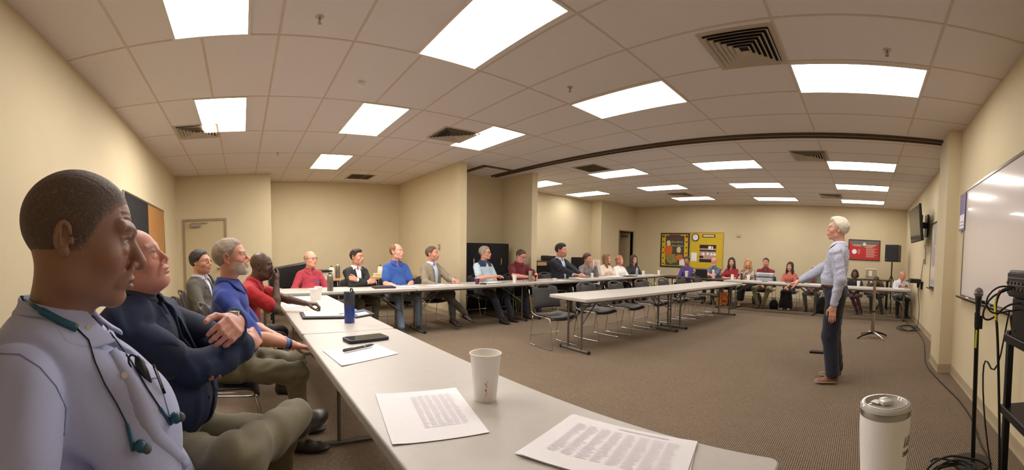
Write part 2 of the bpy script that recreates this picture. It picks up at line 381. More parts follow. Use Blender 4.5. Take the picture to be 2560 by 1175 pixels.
# ---------------------------------------------------------------- folding tables
def rrect(a, b, r, n=6):
    P = []
    for cx, cy, a0 in ((a - r, b - r, 0), (-a + r, b - r, 90), (-a + r, -b + r, 180), (a - r, -b + r, 270)):
        for k in range(n + 1): t_ = math.radians(a0 + 90 * k / n); P.append((cx + r * math.cos(t_), cy + r * math.sin(t_)))
    return P
def table(L, W, loc, rz, lab, top='table', group='white folding tables', thick=.045, hz=.74, legs=(1, 1)):
    t = thing('folding_table', lab, 'table', loc, rz, group)
    MB().prism(rrect(L / 2, W / 2, .035), hz - thick, hz).build('tabletop', M[top], t, bevel=.008, seg=3)
    each('rail', [MB().bb((-L / 2 + .12, q - .012, hz - thick - .03), (L / 2 - .12, q + .012, hz - thick)) for q in (-W / 2 + .10, W / 2 - .10)], M['tgrey'], t)
    for s, on in zip((-1, 1), legs):
        if not on: continue
        x = s * (L / 2 - .16)
        each('leg', [MB().cyl((x, yy, .03), (x, yy, hz - thick), .0145, n=12) for yy in (-.13, .13)], M['tgrey'], t, smooth='auto')
        l = MB().cyl((x, -.26, .022), (x, .26, .022), .016, n=12).build('foot_bar', M['tgrey'], t, smooth='auto')
        each('foot_cap', [MB().cyl((x, yy - .015, .022), (x, yy + .015, .022), .022) for yy in (-.27, .27)], M['rubber'], l)
        each('brace', [MB().cyl((x, q * .13, .36), (x - s * .42, q * .02, hz - thick - .03), .009) for q in (-1, 1)], M['tgrey'], t)
    return t
YN = .755
table(2.50, .70, (-1.46, YN, 0), 0, 'white folding table in front, under the handouts, cup and phone', legs=(1, 0))
table(1.14, .70, (.365, YN - .075, 0), 0, 'short end of the white table carrying the white steel tumbler', legs=(0, 1))
table(2.38, .70, (-3.91, YN, 0), 0, 'white folding table under the blue bottle and the open folder', legs=(1, 0))
XT = -5.86
for k, lab in enumerate(['white folding table before the bald man in crimson', 'white folding table before the men in tan jacket and pale polo',
                         'white folding table before the man in the navy jacket', 'white folding table before the three women by the doorway']):
    table(2.44, .70, (XT, 1.38 + 2.46 * k, 0), PI / 2, lab, legs=(1, 1))
ang = math.atan2(4.7, .42)
table(2.44, .74, (-3.40, 4.98, 0), ang, 'empty white folding table in the middle of the room, nearer half', group='centre tables')
table(2.44, .74, (-3.19, 7.42, 0), ang, 'empty white folding table in the middle of the room, farther half', group='centre tables')
M['darktop'] = mat('walnut_laminate', (52, 38, 34), .35, noise=.1)
table(1.83, .70, (-4.42, 9.72, 0), 0, 'dark-topped folding table before the woman in purple', top='darktop', thick=.03)
table(2.44, .70, (-2.22, 9.62, 0), -.03, 'white folding table before the blonde woman and the striped sweater')
table(2.0, .70, (.13, 9.42, 0), -.035, 'white folding table behind the standing man, towards the loudspeaker')

# ---------------------------------------------------------------- sled-base stacking chairs
def make_chair():
    t = thing('sled_chair', 'empty black sled chair', 'chair')
    def seat(u, v):   # u across, v front(1)..back(0); faces +Y
        x = (u - .5) * .46; y = -.2 + .43 * v
        z = .445 - .018 * math.cos((u - .5) * PI) + (.012 * v if v < .8 else .0096 - 1.1 * (v - .8) ** 2) + .03 * max(0, .25 - v) * 4 * .4
        return (x * (1 - .12 * abs(v - .5) ** 2), y, z)
    MB().sheet(seat, 12, 12).build('seat', M['shell'], t, smooth=True, solid=.012)
    def back(u, v):
        x = (u - .5) * (.47 - .05 * v ** 3); z = .52 + .33 * v
        y = -.20 - .10 * v + .05 * (1 - math.cos((u - .5) * 2.2)) * 1.6
        if v > .85: z -= .06 * abs(u - .5) ** 2 * (v - .85) * 20
        return (x, y, z)
    b = MB(); b.sheet(back, 14, 12)
    # grip hole near the top edge
    keep = [f for k, f in enumerate(b.f) if not ((k // 14) == 10 and 4 <= (k % 14) <= 9)]
    b.f = keep; b.m = [0] * len(keep)
    b.build('backrest', M['shell'], t, smooth=True, solid=.012)
    for s in (-1, 1):
        x = s * .235
        MB().tube([(x, -.30, .78), (x, -.235, .52), (x, -.2, .43), (x, .17, .43), (x, .21, .40), (x, .27, .02), (x, .25, .008), (x, -.24, .008), (x, -.26, .03), (x, -.19, .42)], .0058, n=8, smooth=1).build('frame', M['chrome'], t, smooth=True)
    each('crossbar', [MB().cyl((-.235, .20, .405), (.235, .20, .405), .006), MB().cyl((-.235, -.17, .42), (.235, -.17, .42), .006), MB().cyl((-.245, -.21, .14), (.245, -.21, .14), .005)], M['chrome'], t, smooth='auto')
    return t
chair0 = make_chair(); chair_used = [False]
def chair(x, y, rz, lab, group):
    if not chair_used[0]:
        chair_used[0] = True; chair0.location = (x, y, 0); chair0.rotation_euler = (0, 0, rz); tag(chair0, lab, None, group); return chair0
    return copy_tree(chair0, (x, y, 0), rz, lab, group)
# empty chairs tucked under the centre tables, facing +X
for k, (yy, dx, dr, lab) in enumerate([(3.93, .02, -.12, 'empty black sled chair at the near end of the centre table, back fully visible'), (4.80, 0, -.05, 'empty black sled chair second from the near end of the centre table'),
        (5.50, .02, .02, 'empty black sled chair third from the near end of the centre table'), (6.25, .0, -.04, 'empty black sled chair near the join of the two centre tables, on the near side'),
        (6.95, .02, .03, 'empty black sled chair just beyond the join of the two centre tables'), (7.65, 0, 0, 'empty black sled chair second from the far end of the centre table'),
        (8.35, .03, .05, 'empty black sled chair at the far end of the centre table')]):
    chair(-3.90 + dx + (yy - 4) * .09, yy, -PI / 2 + dr, lab, 'empty chairs along the centre tables')
# ---------------------------------------------------------------- implicit-surface sculpting (numpy) used for bodies, clothes and hair
F32 = np.float32
def fold(p, amp, sc, seed=0):
    """cloth folds: a few warped ridge waves"""
    r = np.random.RandomState(seed); o = np.zeros(np.broadcast(*p).shape, F32)
    for i in range(4):
        k = r.normal(size=3); k /= np.linalg.norm(k); m_ = r.normal(size=3); m_ /= np.linalg.norm(m_); s_ = sc * (1 + .6 * i)
        a = (p[0] * k[0] + p[1] * k[1] + p[2] * k[2]) * s_; b = (p[0] * m_[0] + p[1] * m_[1] + p[2] * m_[2]) * s_ * .9
        o += (np.sin(a + 1.9 * np.sin(b + i) + r.rand() * 6) / (1 + .7 * i)).astype(F32)
    o = np.tanh(o * 1.1)
    return (-amp * o).astype(F32)
class Sculpt:
    """smooth union / subtraction of tapered capsules, ellipsoids and boxes on a voxel grid"""
    def __init__(s): s.ops = []
    def cone(s, a, b, r1, r2=None, k=.03, flat=None, sub=False):
        """tapered capsule; flat = (direction, factor) squeezes the section along a direction"""
        s.ops.append(('c', np.array(a, float), np.array(b, float), r1, r1 if r2 is None else r2, k, flat, sub)); return s
    def ell(s, c, r, R=None, k=.03, sub=False):
        s.ops.append(('e', np.array(c, float), np.array(r, float), None if R is None else np.array(R, float), 0, k, None, sub)); return s
    def box(s, c, h, R=None, rad=.01, k=.02, sub=False):
        s.ops.append(('b', np.array(c, float), np.array(h, float), None if R is None else np.array(R, float), rad, k, None, sub)); return s
    def xf(s, R, t, sc=1.):
        """the same shapes rotated by R (3x3), scaled and moved to t"""
        R = np.array(R, float); t = np.array(t, float); o = Sculpt()
        for op in s.ops:
            ty, a, b, c, d, k, fl, sub = op
            if ty == 'c': o.ops.append((ty, R @ a * sc + t, R @ b * sc + t, c * sc, d * sc, k * sc, (R @ fl[0], fl[1]) if fl else None, sub))
            else: o.ops.append((ty, R @ a * sc + t, b * sc, R @ (np.eye(3) if c is None else c), d * sc, k * sc, None, sub))
        return o
    def grow(s, g, skip_sub=True):
        o = Sculpt()
        for op in s.ops:
            ty, a, b, c, d, k, fl, sub = op
            if sub and skip_sub: continue
            if ty == 'c': o.ops.append((ty, a, b, c + g, d + g, k, fl, sub))
            else: o.ops.append((ty, a, b + g, c, d, k, fl, sub))
        return o
    def __add__(s, o): r = Sculpt(); r.ops = s.ops + o.ops; return r
    def bounds(s):
        lo = np.full(3, 1e9); hi = -lo
        for ty, a, b, c, d, k, fl, sub in s.ops:
            if sub: continue
            if ty == 'c': l = np.minimum(a - c, b - d); h_ = np.maximum(a + c, b + d)
            else:
                e = b if c is None else np.abs(c) @ b; l = a - e; h_ = a + e
            lo = np.minimum(lo, l); hi = np.maximum(hi, h_)
        return lo, hi
    def field(s, vox, pad=.012, lo=None, hi=None):
        l, h_ = s.bounds(); l = l - pad - 2 * vox if lo is None else np.array(lo); h_ = h_ + pad + 2 * vox if hi is None else np.array(hi)
        n = np.maximum(4, np.ceil((h_ - l) / vox).astype(int) + 1)
        ax = [(l[i] + vox * np.arange(n[i])).astype(F32) for i in range(3)]
        D = np.full(n, .5, F32)
        for ty, a, b, c, d, k, fl, sub in s.ops:
            if ty == 'c': lo_ = np.minimum(a - c, b - d); hi_ = np.maximum(a + c, b + d)
            else:
                e = (b if c is None else np.abs(c) @ b) + (d if ty == 'b' else 0); lo_ = a - e; hi_ = a + e
            m_ = max(k, .004) * 1.3 + 3 * vox + pad
            i0 = np.clip(np.floor((lo_ - m_ - l) / vox).astype(int), 0, n); i1 = np.clip(np.ceil((hi_ + m_ - l) / vox).astype(int) + 1, 0, n)
            if np.any(i1 <= i0): continue
            sl = tuple(slice(i0[i], i1[i]) for i in range(3))
            X, Y, Z = np.meshgrid(*[ax[i][sl[i]] for i in range(3)], indexing='ij', sparse=True)
            if ty == 'c':
                ba = b - a; L = max(ba @ ba, 1e-12)
                h2 = np.clip(((X - a[0]) * ba[0] + (Y - a[1]) * ba[1] + (Z - a[2]) * ba[2]) / L, 0, 1)
                qx = X - a[0] - h2 * ba[0]; qy = Y - a[1] - h2 * ba[1]; qz = Z - a[2] - h2 * ba[2]
                q2 = qx * qx + qy * qy + qz * qz; m2 = 1.
                if fl:
                    f = fl[0] / np.linalg.norm(fl[0]); t_ = qx * f[0] + qy * f[1] + qz * f[2]; q2 = q2 + t_ * t_ * (1 / fl[1] ** 2 - 1); m2 = .5 + .5 * min(1, fl[1])
                v = (np.sqrt(np.maximum(q2, 0)) - (c + (d - c) * h2)) * m2
            else:
                x, y, z = X - a[0], Y - a[1], Z - a[2]
                if c is not None:
                    x, y, z = (x * c[0, 0] + y * c[1, 0] + z * c[2, 0], x * c[0, 1] + y * c[1, 1] + z * c[2, 1], x * c[0, 2] + y * c[1, 2] + z * c[2, 2])
                if ty == 'e':
                    k0 = np.sqrt((x / b[0]) ** 2 + (y / b[1]) ** 2 + (z / b[2]) ** 2); k1 = np.sqrt((x / b[0] ** 2) ** 2 + (y / b[1] ** 2) ** 2 + (z / b[2] ** 2) ** 2)
                    v = k0 * (k0 - 1) / np.maximum(k1, 1e-6)
                else:
                    qx = np.abs(x) - b[0] + d; qy = np.abs(y) - b[1] + d; qz = np.abs(z) - b[2] + d
                    v = np.sqrt(np.maximum(qx, 0) ** 2 + np.maximum(qy, 0) ** 2 + np.maximum(qz, 0) ** 2) + np.minimum(np.maximum(qx, np.maximum(qy, qz)), 0) - d
            v = np.broadcast_to(v, D[sl].shape).astype(F32); cur = D[sl]
            if sub:
                hh = np.clip(.5 - .5 * (cur + v) / k, 0, 1); D[sl] = cur * (1 - hh) + (-v) * hh + k * hh * (1 - hh)
            else:
                hh = np.clip(.5 + .5 * (cur - v) / k, 0, 1); D[sl] = cur * (1 - hh) + v * hh - k * hh * (1 - hh)
        return D, ax
def grid3(ax): return np.meshgrid(*ax, indexing='ij', sparse=True)
def nets(D, ax):
    """surface nets: a smooth quad mesh of D = 0"""
    ins = D < 0
    n = np.array(D.shape); vox = ax[0][1] - ax[0][0]
    c = np.zeros(n - 1, np.uint8)
    for i in (0, 1):
        for j in (0, 1):
            for k in (0, 1): c += ins[i:n[0] - 1 + i, j:n[1] - 1 + j, k:n[2] - 1 + k]
    act = (c > 0) & (c < 8); idx = np.full(act.shape, -1, np.int64); I = np.argwhere(act)
    if not len(I): return np.zeros((0, 3)), np.zeros((0, 4), int)
    idx[act] = np.arange(len(I))
    s_ = np.zeros((len(I), 3)); w_ = np.zeros(len(I))
    co = [(i, j, k) for i in (0, 1) for j in (0, 1) for k in (0, 1)]
    val = {q: D[I[:, 0] + q[0], I[:, 1] + q[1], I[:, 2] + q[2]] for q in co}
    for a in co:
        for d in range(3):
            if a[d]: continue
            b = list(a); b[d] = 1; b = tuple(b); va, vb = val[a], val[b]; m_ = (va < 0) != (vb < 0)
            t_ = va[m_] / (va[m_] - vb[m_] + 1e-20); p = np.tile(np.array(a, float), (m_.sum(), 1)); p[:, d] += t_
            s_[m_] += p; w_[m_] += 1
    V = (I + s_ / w_[:, None]) * vox + np.array([ax[0][0], ax[1][0], ax[2][0]])
    Q = []
    for d in range(3):
        e = [slice(None)] * 3; f = [slice(None)] * 3; e[d] = slice(0, n[d] - 1); f[d] = slice(1, n[d])
        A, B = ins[tuple(e)], ins[tuple(f)]; cr = A != B
        u, v = (d + 1) % 3, (d + 2) % 3
        P = np.argwhere(cr); P = P[(P[:, u] > 0) & (P[:, v] > 0) & (P[:, u] < n[u] - 1) & (P[:, v] < n[v] - 1)]
        if not len(P): continue
        def g(du, dv): q = P.copy(); q[:, u] += du; q[:, v] += dv; return idx[q[:, 0], q[:, 1], q[:, 2]]
        q = np.stack([g(-1, -1), g(0, -1), g(0, 0), g(-1, 0)], 1)
        fl = A[P[:, 0], P[:, 1], P[:, 2]]; q[~fl] = q[~fl][:, ::-1]
        Q.append(q)
    return V, np.concatenate(Q)
def mesh_obj(name, parts, m, parent=None, color=None):
    """parts: list of (V, Q); color: function of (N,3) -> (N,3) linear rgb"""
    vs, qs, o = [], [], 0
    for V, Q in parts:
        if len(V): vs.append(V); qs.append(Q + o); o += len(V)
    if not vs: return None
    V = np.concatenate(vs); Q = np.concatenate(qs)
    me = bpy.data.meshes.new(name); me.vertices.add(len(V)); me.vertices.foreach_set('co', V.astype(F32).ravel())
    me.loops.add(Q.size); me.loops.foreach_set('vertex_index', Q.ravel().astype(np.int32))
    me.polygons.add(len(Q)); me.polygons.foreach_set('loop_start', (np.arange(len(Q)) * 4).astype(np.int32)); me.polygons.foreach_set('loop_total', np.full(len(Q), 4, np.int32))
    me.polygons.foreach_set('use_smooth', np.ones(len(Q), bool))
    me.update(calc_edges=True)
    for x in (m if isinstance(m, (list, tuple)) else [m]): me.materials.append(x)
    if color is not None:
        C_ = np.ones((len(V), 4), F32); C_[:, :3] = color(V)
        a = me.color_attributes.new('Col', 'FLOAT_COLOR', 'POINT'); a.data.foreach_set('color', C_.ravel())
    ob = bpy.data.objects.new(name, me); COL.objects.link(ob)
    if parent: ob.parent = parent
    return ob

# ---------------------------------------------------------------- people
def rotm(yaw=0, pitch=0, roll=0):
    """yaw about z (left +), pitch about x (+ = look down / lean forward), roll about y"""
    return np.array((Matrix.Rotation(yaw, 3, 'Z') @ Matrix.Rotation(-pitch, 3, 'X') @ Matrix.Rotation(roll, 3, 'Y')))
def ik(a, b, l1, l2, hint):
    a, b, hint = map(lambda q: np.array(q, float), (a, b, hint)); d = b - a; L = np.linalg.norm(d)
    if L > (l1 + l2) * .995: b = a + d / L * (l1 + l2) * .995; d = b - a; L = np.linalg.norm(d)
    u = d / L; x = (l1 * l1 - l2 * l2 + L * L) / (2 * L); h_ = math.sqrt(max(0, l1 * l1 - x * x)); n = hint - u * (hint @ u); n /= np.linalg.norm(n) + 1e-9
    return a + u * x + n * h_, b
def head_sculpt(fat=0., wrinkle=0, nose=1., jaw=1., ear=1., detail=True, mouth=True):
    s = Sculpt()
    s.ell((0, -.018, .028), (.077, .099, .088)); s.ell((0, .012, -.012), (.066 + fat, .078, .098), k=.03)
    s.ell((0, .020, -.068), (.056 * jaw + fat, .066, .048), k=.03); s.ell((0, .073, -.100), (.024 * jaw, .018, .017), k=.025)
    s.cone((-.05 * jaw, .0, -.075), (-.02, .068, -.102), .016 + fat * .5, .013, k=.02).cone((.05 * jaw, .0, -.075), (.02, .068, -.102), .016 + fat * .5, .013, k=.02)
    for x in (-1, 1):
        s.ell((x * .043, .055, -.032), (.024 + fat, .024, .022), k=.025)
        s.cone((x * .012, .083, .021), (x * .046, .070, .022), .010, .009, k=.012)
        s.ell((x * .031, .0965, .001), (.0185, .014, .0115), k=.010, sub=True)
        s.ell((x * .031, .0735, .0), (.0125, .0125, .0125), k=.002)
        if detail:   # lids
            s.cone((x * .018, .0815, .0045), (x * .031, .0855, .0068), .0040, .0045, k=.004).cone((x * .031, .0855, .0068), (x * .045, .0755, .0035), .0045, .0038, k=.004); s.cone((x * .019, .0815, -.0065), (x * .031, .0838, -.0092), .0030, .0034, k=.005).cone((x * .031, .0838, -.0092), (x * .044, .0755, -.005), .0034, .003, k=.005)
            s.ell((x * .033, .083, -.017), (.013, .006, .006), k=.008)
            s.cone((x * .026, .098, -.048), (x * .036, .078, -.075), .0045, .004, k=.012)
        # ear
        R = rotm(x * -.35, 0, 0)
        s.ell((x * .081, -.018, -.008), (.0070 * ear, .0170 * ear, .0295 * ear), R, k=.006)
        s.ell((x * .0875, -.012, -.004), (.0055, .0105 * ear, .020 * ear), R, k=.004, sub=True)
        s.ell((x * .081, -.012, -.006 - .030 * ear), (.006, .009 * ear, .010 * ear), k=.006)
        if detail:
            s.ell((x * .083, -.0015, -.010), (.004, .004, .007), k=.004)
            Q_ = [(x * (.085 + .004 * math.sin(max(0, math.sin(t_)))), -.017 + .0155 * ear * math.cos(t_), -.006 + .030 * ear * math.sin(t_)) for t_ in [math.radians(q_) for q_ in range(20, 250, 23)]]
            for a_, b_ in zip(Q_, Q_[1:]): s.cone(a_, b_, .0034, .0034, k=.003)
            s.cone((x * .087, -.022, .012), (x * .087, -.020, -.018), .0026, .0026, k=.004)
    s.cone((0, .084, .010), (0, .108 * (1 + .04 * (nose - 1)), -.034), .0078, .0115 * nose, k=.010)
    for x in (-1, 1):
        s.ell((x * .0135 * nose, .0965, -.0405), (.0085 * nose, .0115, .0080), k=.005)
        if detail: s.ell((x * .0075 * nose, .1035, -.0485), (.0042, .0065, .0035), k=.003, sub=True)
    s.ell((0, .082, -.066), (.032, .018, .020), k=.015)
    s.ell((0, .0960, -.0655), (.0255, .0085, .0052), k=.005); s.ell((0, .0945, -.0785), (.0215, .0095, .0062), k=.005)
    if mouth: s.ell((0, .1060, -.0720), (.0275, .0105, .0016), k=.0035, sub=True)
    s.ell((0, .094, -.089), (.020, .006, .004), k=.006, sub=True)
    if wrinkle:
        for z in (.036, .045, .054):
            P_ = [(-.040, .070, z), (-.022, .0845 - (z - .036) * .12, z + .002), (0, .0880 - (z - .036) * .15, z - .001), (.022, .0845 - (z - .036) * .12, z + .002), (.040, .070, z)]
            for a_, b_ in zip(P_, P_[1:]): s.cone(a_, b_, .0020, .0020, k=.004, sub=True)
        for x in (-1, 1):
            s.cone((x * .014, .090, .018), (x * .048, .074, .024), .0065, .006, k=.012)
            s.cone((x * .022, .087, -.022), (x * .040, .080, -.026), .0022, .002, k=.004, sub=True).cone((x * .020, .093, -.036), (x * .034, .083, -.066), .0022, .0022, k=.006, sub=True)
    return s
def hand_sculpt(side=1, curl=.5, spread=.06, thumb=.5, sc=1.):
    """fingers along +Y, back of the hand +Z, thumb towards side*X"""
    s = Sculpt(); s.box((0, .042, 0), (.036, .044, .011), rad=.010, k=.012)
    s.ell((side * .022, .028, -.008), (.018, .03, .014), k=.012); s.cone((0, -.035, 0), (0, .01, 0), .026, .027, k=.02, flat=((0, 0, 1), .72))
    for i, (x, L, c) in enumerate([(.028, .94, 0), (.0095, 1.04, .04), (-.0095, .98, .1), (-.028, .78, .2)]):
        p = np.array([side * x, .082 - abs(x) * .15, .0]); a = 0.
        yaw = side * x * spread * 20
        for j, (l, r) in enumerate([(.043, .0090), (.027, .0082), (.022, .0074)]):
            a += (curl + c * curl) * (.8 if j == 0 else 1.0)
            d = np.array([math.sin(yaw) * math.cos(a), math.cos(yaw) * math.cos(a), -math.sin(a)]); q = p + d * l * L
            s.cone(p, q, r, r * .93, k=.004 if j else .009); p = q
    a = thumb; b0 = np.array([side * .026, .012, -.006]); b1 = b0 + np.array([side * .030, .030, -.012 * (1 + a)]); b2 = b1 + np.array([side * .012 * (1 - a * .8), .028, -.010 * (1 + a)]); b3 = b2 + np.array([side * -.004 * a, .024, -.006 * (1 + a)])
    s.cone(b0, b1, .0135, .0115, k=.012).cone(b1, b2, .0112, .0098, k=.004).cone(b2, b3, .0096, .008, k=.003)
    return s.xf(np.eye(3), (0, 0, 0), sc)
def lin(c): return np.array(srgb(*c))
def frame_from(f, up):
    """columns: x, y = f, z ~ up"""
    f = np.array(f, float); f /= np.linalg.norm(f); up = np.array(up, float); x = np.cross(f, up); x /= np.linalg.norm(x) + 1e-9; z = np.cross(x, f)
    return np.stack([x, f, z], 1)
_matcache = {}
def cmat(kind):
    if kind not in _matcache:
        if kind == 'skin': _matcache[kind] = mat('skin', (200, 150, 120), .48, attr=True, noise=.07, nscale=90, bump=.12, bscale=500)
        elif kind == 'hair': _matcache[kind] = mat('hair', (80, 60, 50), .6, attr=True, noise=.25, nscale=260, bump=.6, bscale=500)
        elif kind == 'cloth': _matcache[kind] = mat('cloth', (80, 60, 50), .85, attr=True, noise=.05, nscale=240, bump=.25, bscale=900, sheen=.15)
        elif kind == 'suit': _matcache[kind] = mat('suiting', (80, 60, 50), .8, attr=True, noise=.08, nscale=400, bump=.2, bscale=900)
        elif kind == 'shoe': _matcache[kind] = mat('shoe_leather', (80, 60, 50), .4, attr=True, noise=.05)
    return _matcache[kind]
def person(label, at, face, hipz=.53, skin=(205, 155, 128), hair=(70, 50, 38), style='short', beard=None, glasses=None, fat=0., belly=0., wide=1., sc=1.,
           lean=0., twist=0., head=(0, 0, 0), hands=(), wrists=None, hints=None, hcurl=(.4, .4), hup=None, knees=None, ankles=None, foot=None,
           top=(90, 90, 90), sleeve='short', collar=None, jacket=None, jpat=None, paint=None, bottom=(50, 50, 60), skirt=None, shoes=(35, 28, 24), vox=.011, hvox=.006,
           lips=None, nose=1., jaw=1., wrinkle=0, female=False, group=None, extras=None, show_legs=True, foldamp=.004, tie=None, hairt=.010, stand=False, hs=1., brow=None,
           tuck=True, seed=1, neckc=0., hdx=(0, 0, 0), sole=None, foldsc=26., hands_off=False, jopen=1., belt=None, armk=.02, ear=1., creases=(), chest=0.):
    """one seated or standing figure. at = (x, y) of the hips, face = heading (0 faces +Y, turning left positive)."""
    root = thing('person', label, 'person', (at[0], at[1], 0), face, group); root.scale = (sc, sc, sc)
    hip = np.array([0, 0, hipz]); T = rotm(twist, lean); tp = lambda q: hip + T @ np.array(q, float)
    W_ = wide * (.92 if female else 1.)
    torso = Sculpt()
    torso.ell((0, .0, .02), (.160 * W_, .112, .11)); torso.ell((0, .012 + belly * .55, .16), (.140 * W_ + belly * .45, .098 + belly * .7, .135), k=.07)
    torso.ell((0, .004, .34), (.158 * W_, .110, .165), k=.07)
    torso.cone((-.120 * W_, -.012, .428), (.120 * W_, -.012, .428), .054, .054, k=.06)
    if chest: torso.ell((0, .02 + chest, .31), (.135 * W_, .10, .15), k=.08)
    if female: torso.ell((.07, .075, .33), (.06, .06, .06), k=.04).ell((-.07, .075, .33), (.06, .06, .06), k=.04)
    torso.cone((-.09, -.022, .438), (0, -.02, .478), .048, .050, k=.05).cone((.09, -.022, .438), (0, -.02, .478), .048, .050, k=.05)
    tor = torso.xf(T, hip)
    # head
    HR = rotm(head[0], head[1], head[2]); neck0 = tp((0, -.014, .47)); ntop = tp((0, .006 + neckc, .588)) ; hc = ntop + HR @ (np.array([0, .022, .098]) * hs) + np.array(hdx)
    hs_ = head_sculpt(fat, wrinkle, nose, jaw, ear=ear, detail=hvox < .0075).xf(HR, hc, hs)
    neck = Sculpt().cone(neck0, hc + HR @ np.array([0, -.022, -.055]) * hs, .060 + fat * .8, .053 + fat * .8, k=.035, flat=None)
    if fat > .004: neck.ell(hc + HR @ np.array([0, .03, -.105]), (.045 + fat, .045, .03), HR, k=.04)
    # arms
    arms = {}
    for i, sd in enumerate((-1, 1)):      # -1 left hand of the figure is at -X; +1 right hand at +X
        sh = tp((sd * .160 * W_, -.012, .428)); wr = (wrists[i] if wrists is not None and wrists[i] is not None else (sd * .16, .33, hipz + .12)); hn = (hints[i] if hints is not None and hints[i] is not None else (sd * .9, -.2, -.8))
        el, wr = ik(sh, wr, .285, .255, hn); arms[sd] = (sh, el, np.array(wr, float))
    legs = {}
    for i, sd in enumerate((-1, 1)):
        hp = hip + np.array([sd * .095 * W_, 0, -.01])
        kn = np.array(knees[i] if knees is not None else (sd * .13, .43, .50), float); an = np.array(ankles[i] if ankles is not None else (sd * .13, .44, .09), float)
        ft = np.array(foot[i] if foot is not None else (0, 1, 0), float); legs[sd] = (hp, kn, an, ft / np.linalg.norm(ft))
    parts = []
    D, ax = (hs_ + neck).field(hvox, pad=.0); parts.append(nets(D, ax))
    armskin = Sculpt()
    for i, sd in enumerate((-1, 1)):
        sh, el, wr = arms[sd]
        a = Sculpt().cone(sh, el, .047, .038, k=.02).cone(el, el + (wr - el) * .35, .039, .040, k=.02).cone(el + (wr - el) * .35, wr, .040, .026, k=.02)
        if not hands_off:
            up = hup[i] if hup is not None and hup[i] is not None else (0, 0, 1)
            f = np.array(hands[i], float) if len(hands) > i and hands[i] is not None else (wr - el)
            HF = frame_from(f, up); a = a + hand_sculpt(-sd, hcurl[i], thumb=.5).xf(HF, wr + HF[:, 1] * .028)
        D, ax = a.field(min(hvox, .0065), pad=0); parts.append(nets(D, ax))
    low = tor.grow(-.040 if creases else -.015)
    if show_legs:
        for sd in (-1, 1): hp, kn, an, ft = legs[sd]; low.cone(hp, kn, .062, .042, k=.03).cone(kn, an, .042, .030, k=.03)
    D, ax = low.field(.016, pad=0); parts.append(nets(D, ax))
    sk = lin(skin); hr = lin(hair); br = lin(brow or [c * .8 for c in hair]); lp = lin(lips) if lips else sk * np.array([.80, .55, .55])
    iHR = HR.T
    def skincol(V):
        C_ = np.tile(sk, (len(V), 1)); q = (V - hc) @ HR / hs; ax_, y, z = np.abs(q[:, 0]), q[:, 1], q[:, 2]; inh = (np.linalg.norm(q, axis=1) < .15)
        def mixc(m_, c, a=1.): C_[m_] = C_[m_] * (1 - a) + c * a
        mixc(inh & (np.hypot((ax_ - .045) / .03, (z + .035) / .022) < 1) & (y > .03), sk * np.array([1.06, .86, .84]), .5)
        mixc(inh & (y > .088) & (ax_ < .016) & (z < -.02) & (z > -.055), sk * np.array([1.05, .84, .80]), .5)
        mixc(inh & (y > .084) & (np.hypot(ax_ / .0255, (z + .072) / .0115) < 1), lp, .75)
        mixc(inh & (y > .084) & (np.abs(z + .0718) < .0018) & (ax_ < .025), lp * .45, .8)
        mixc(inh & (y > .055) & (np.abs(z - .0245 + .25 * np.abs(ax_ - .03)) < .0052) & (ax_ > .012) & (ax_ < .050), br, .8)
        e = inh & (y > .0765) & (np.hypot((ax_ - .031) / .0125, (z + .0012) / .0043) < 1) ; mixc(e, np.array([.55, .5, .46]))
        mixc(inh & (y > .0765) & (np.hypot(ax_ - .031, (z + .0008) * 1.25) < .0052), np.array([.03, .02, .015]))
        mixc(inh & (y > .070) & (np.abs(z - .0048) < .0018) & (ax_ > .018) & (ax_ < .045), sk * .35, .8)
        mixc(inh & (ax_ < .0125) & (y > .092) & (np.abs(z + .0485) < .0032), sk * .4, .8)
        if beard in ('stubble', 'goatee', 'full'):
            b = inh & (z < -.054 + .30 * np.clip(.085 - y, 0, .1)) & (y > (.008 if beard == 'full' else -.01)) & (z > -.13); mixc(b, hr if beard != 'full' else br, {'stubble': .28, 'goatee': .12, 'full': .25}[beard])
        return C_
    body = mesh_obj('body', parts, cmat('skin'), root, skincol)
    # hair from the head shape itself
    def shell(t, region, vox, name, col, extra=None, amp=.0017, nsc=130., taper=True):
        base = head_sculpt(fat, 0, nose, jaw, detail=False).grow(0)
        base.ops = [o for o in base.ops if not o[7]][:6]
        if extra: base = base + extra
        b = base.xf(HR, hc, hs); D, ax = b.field(vox, pad=t + .004); X, Y, Z = grid3(ax)
        x, y, z = X - hc[0], Y - hc[1], Z - hc[2]
        x, y, z = ((x * HR[0, 0] + y * HR[1, 0] + z * HR[2, 0]) / hs, (x * HR[0, 1] + y * HR[1, 1] + z * HR[2, 1]) / hs, (x * HR[0, 2] + y * HR[1, 2] + z * HR[2, 2]) / hs)
        rg = region(x, y, z); tt = t * hs * np.clip(.10 - rg / .032, .10, 1) if taper else t * hs; D = D - tt + fold((x, y, z * .4), amp, nsc, seed) * (np.clip(.2 - rg / .03, .2, 1) if taper else 1); D = np.maximum(D, rg.astype(F32)).astype(F32)
        V, Q = nets(D, ax)
        return mesh_obj(name, [(V, Q)], cmat('hair'), root, lambda V: np.tile(lin(col), (len(V), 1)))
    def line(y, ys, zs): return np.interp(y, ys, zs)
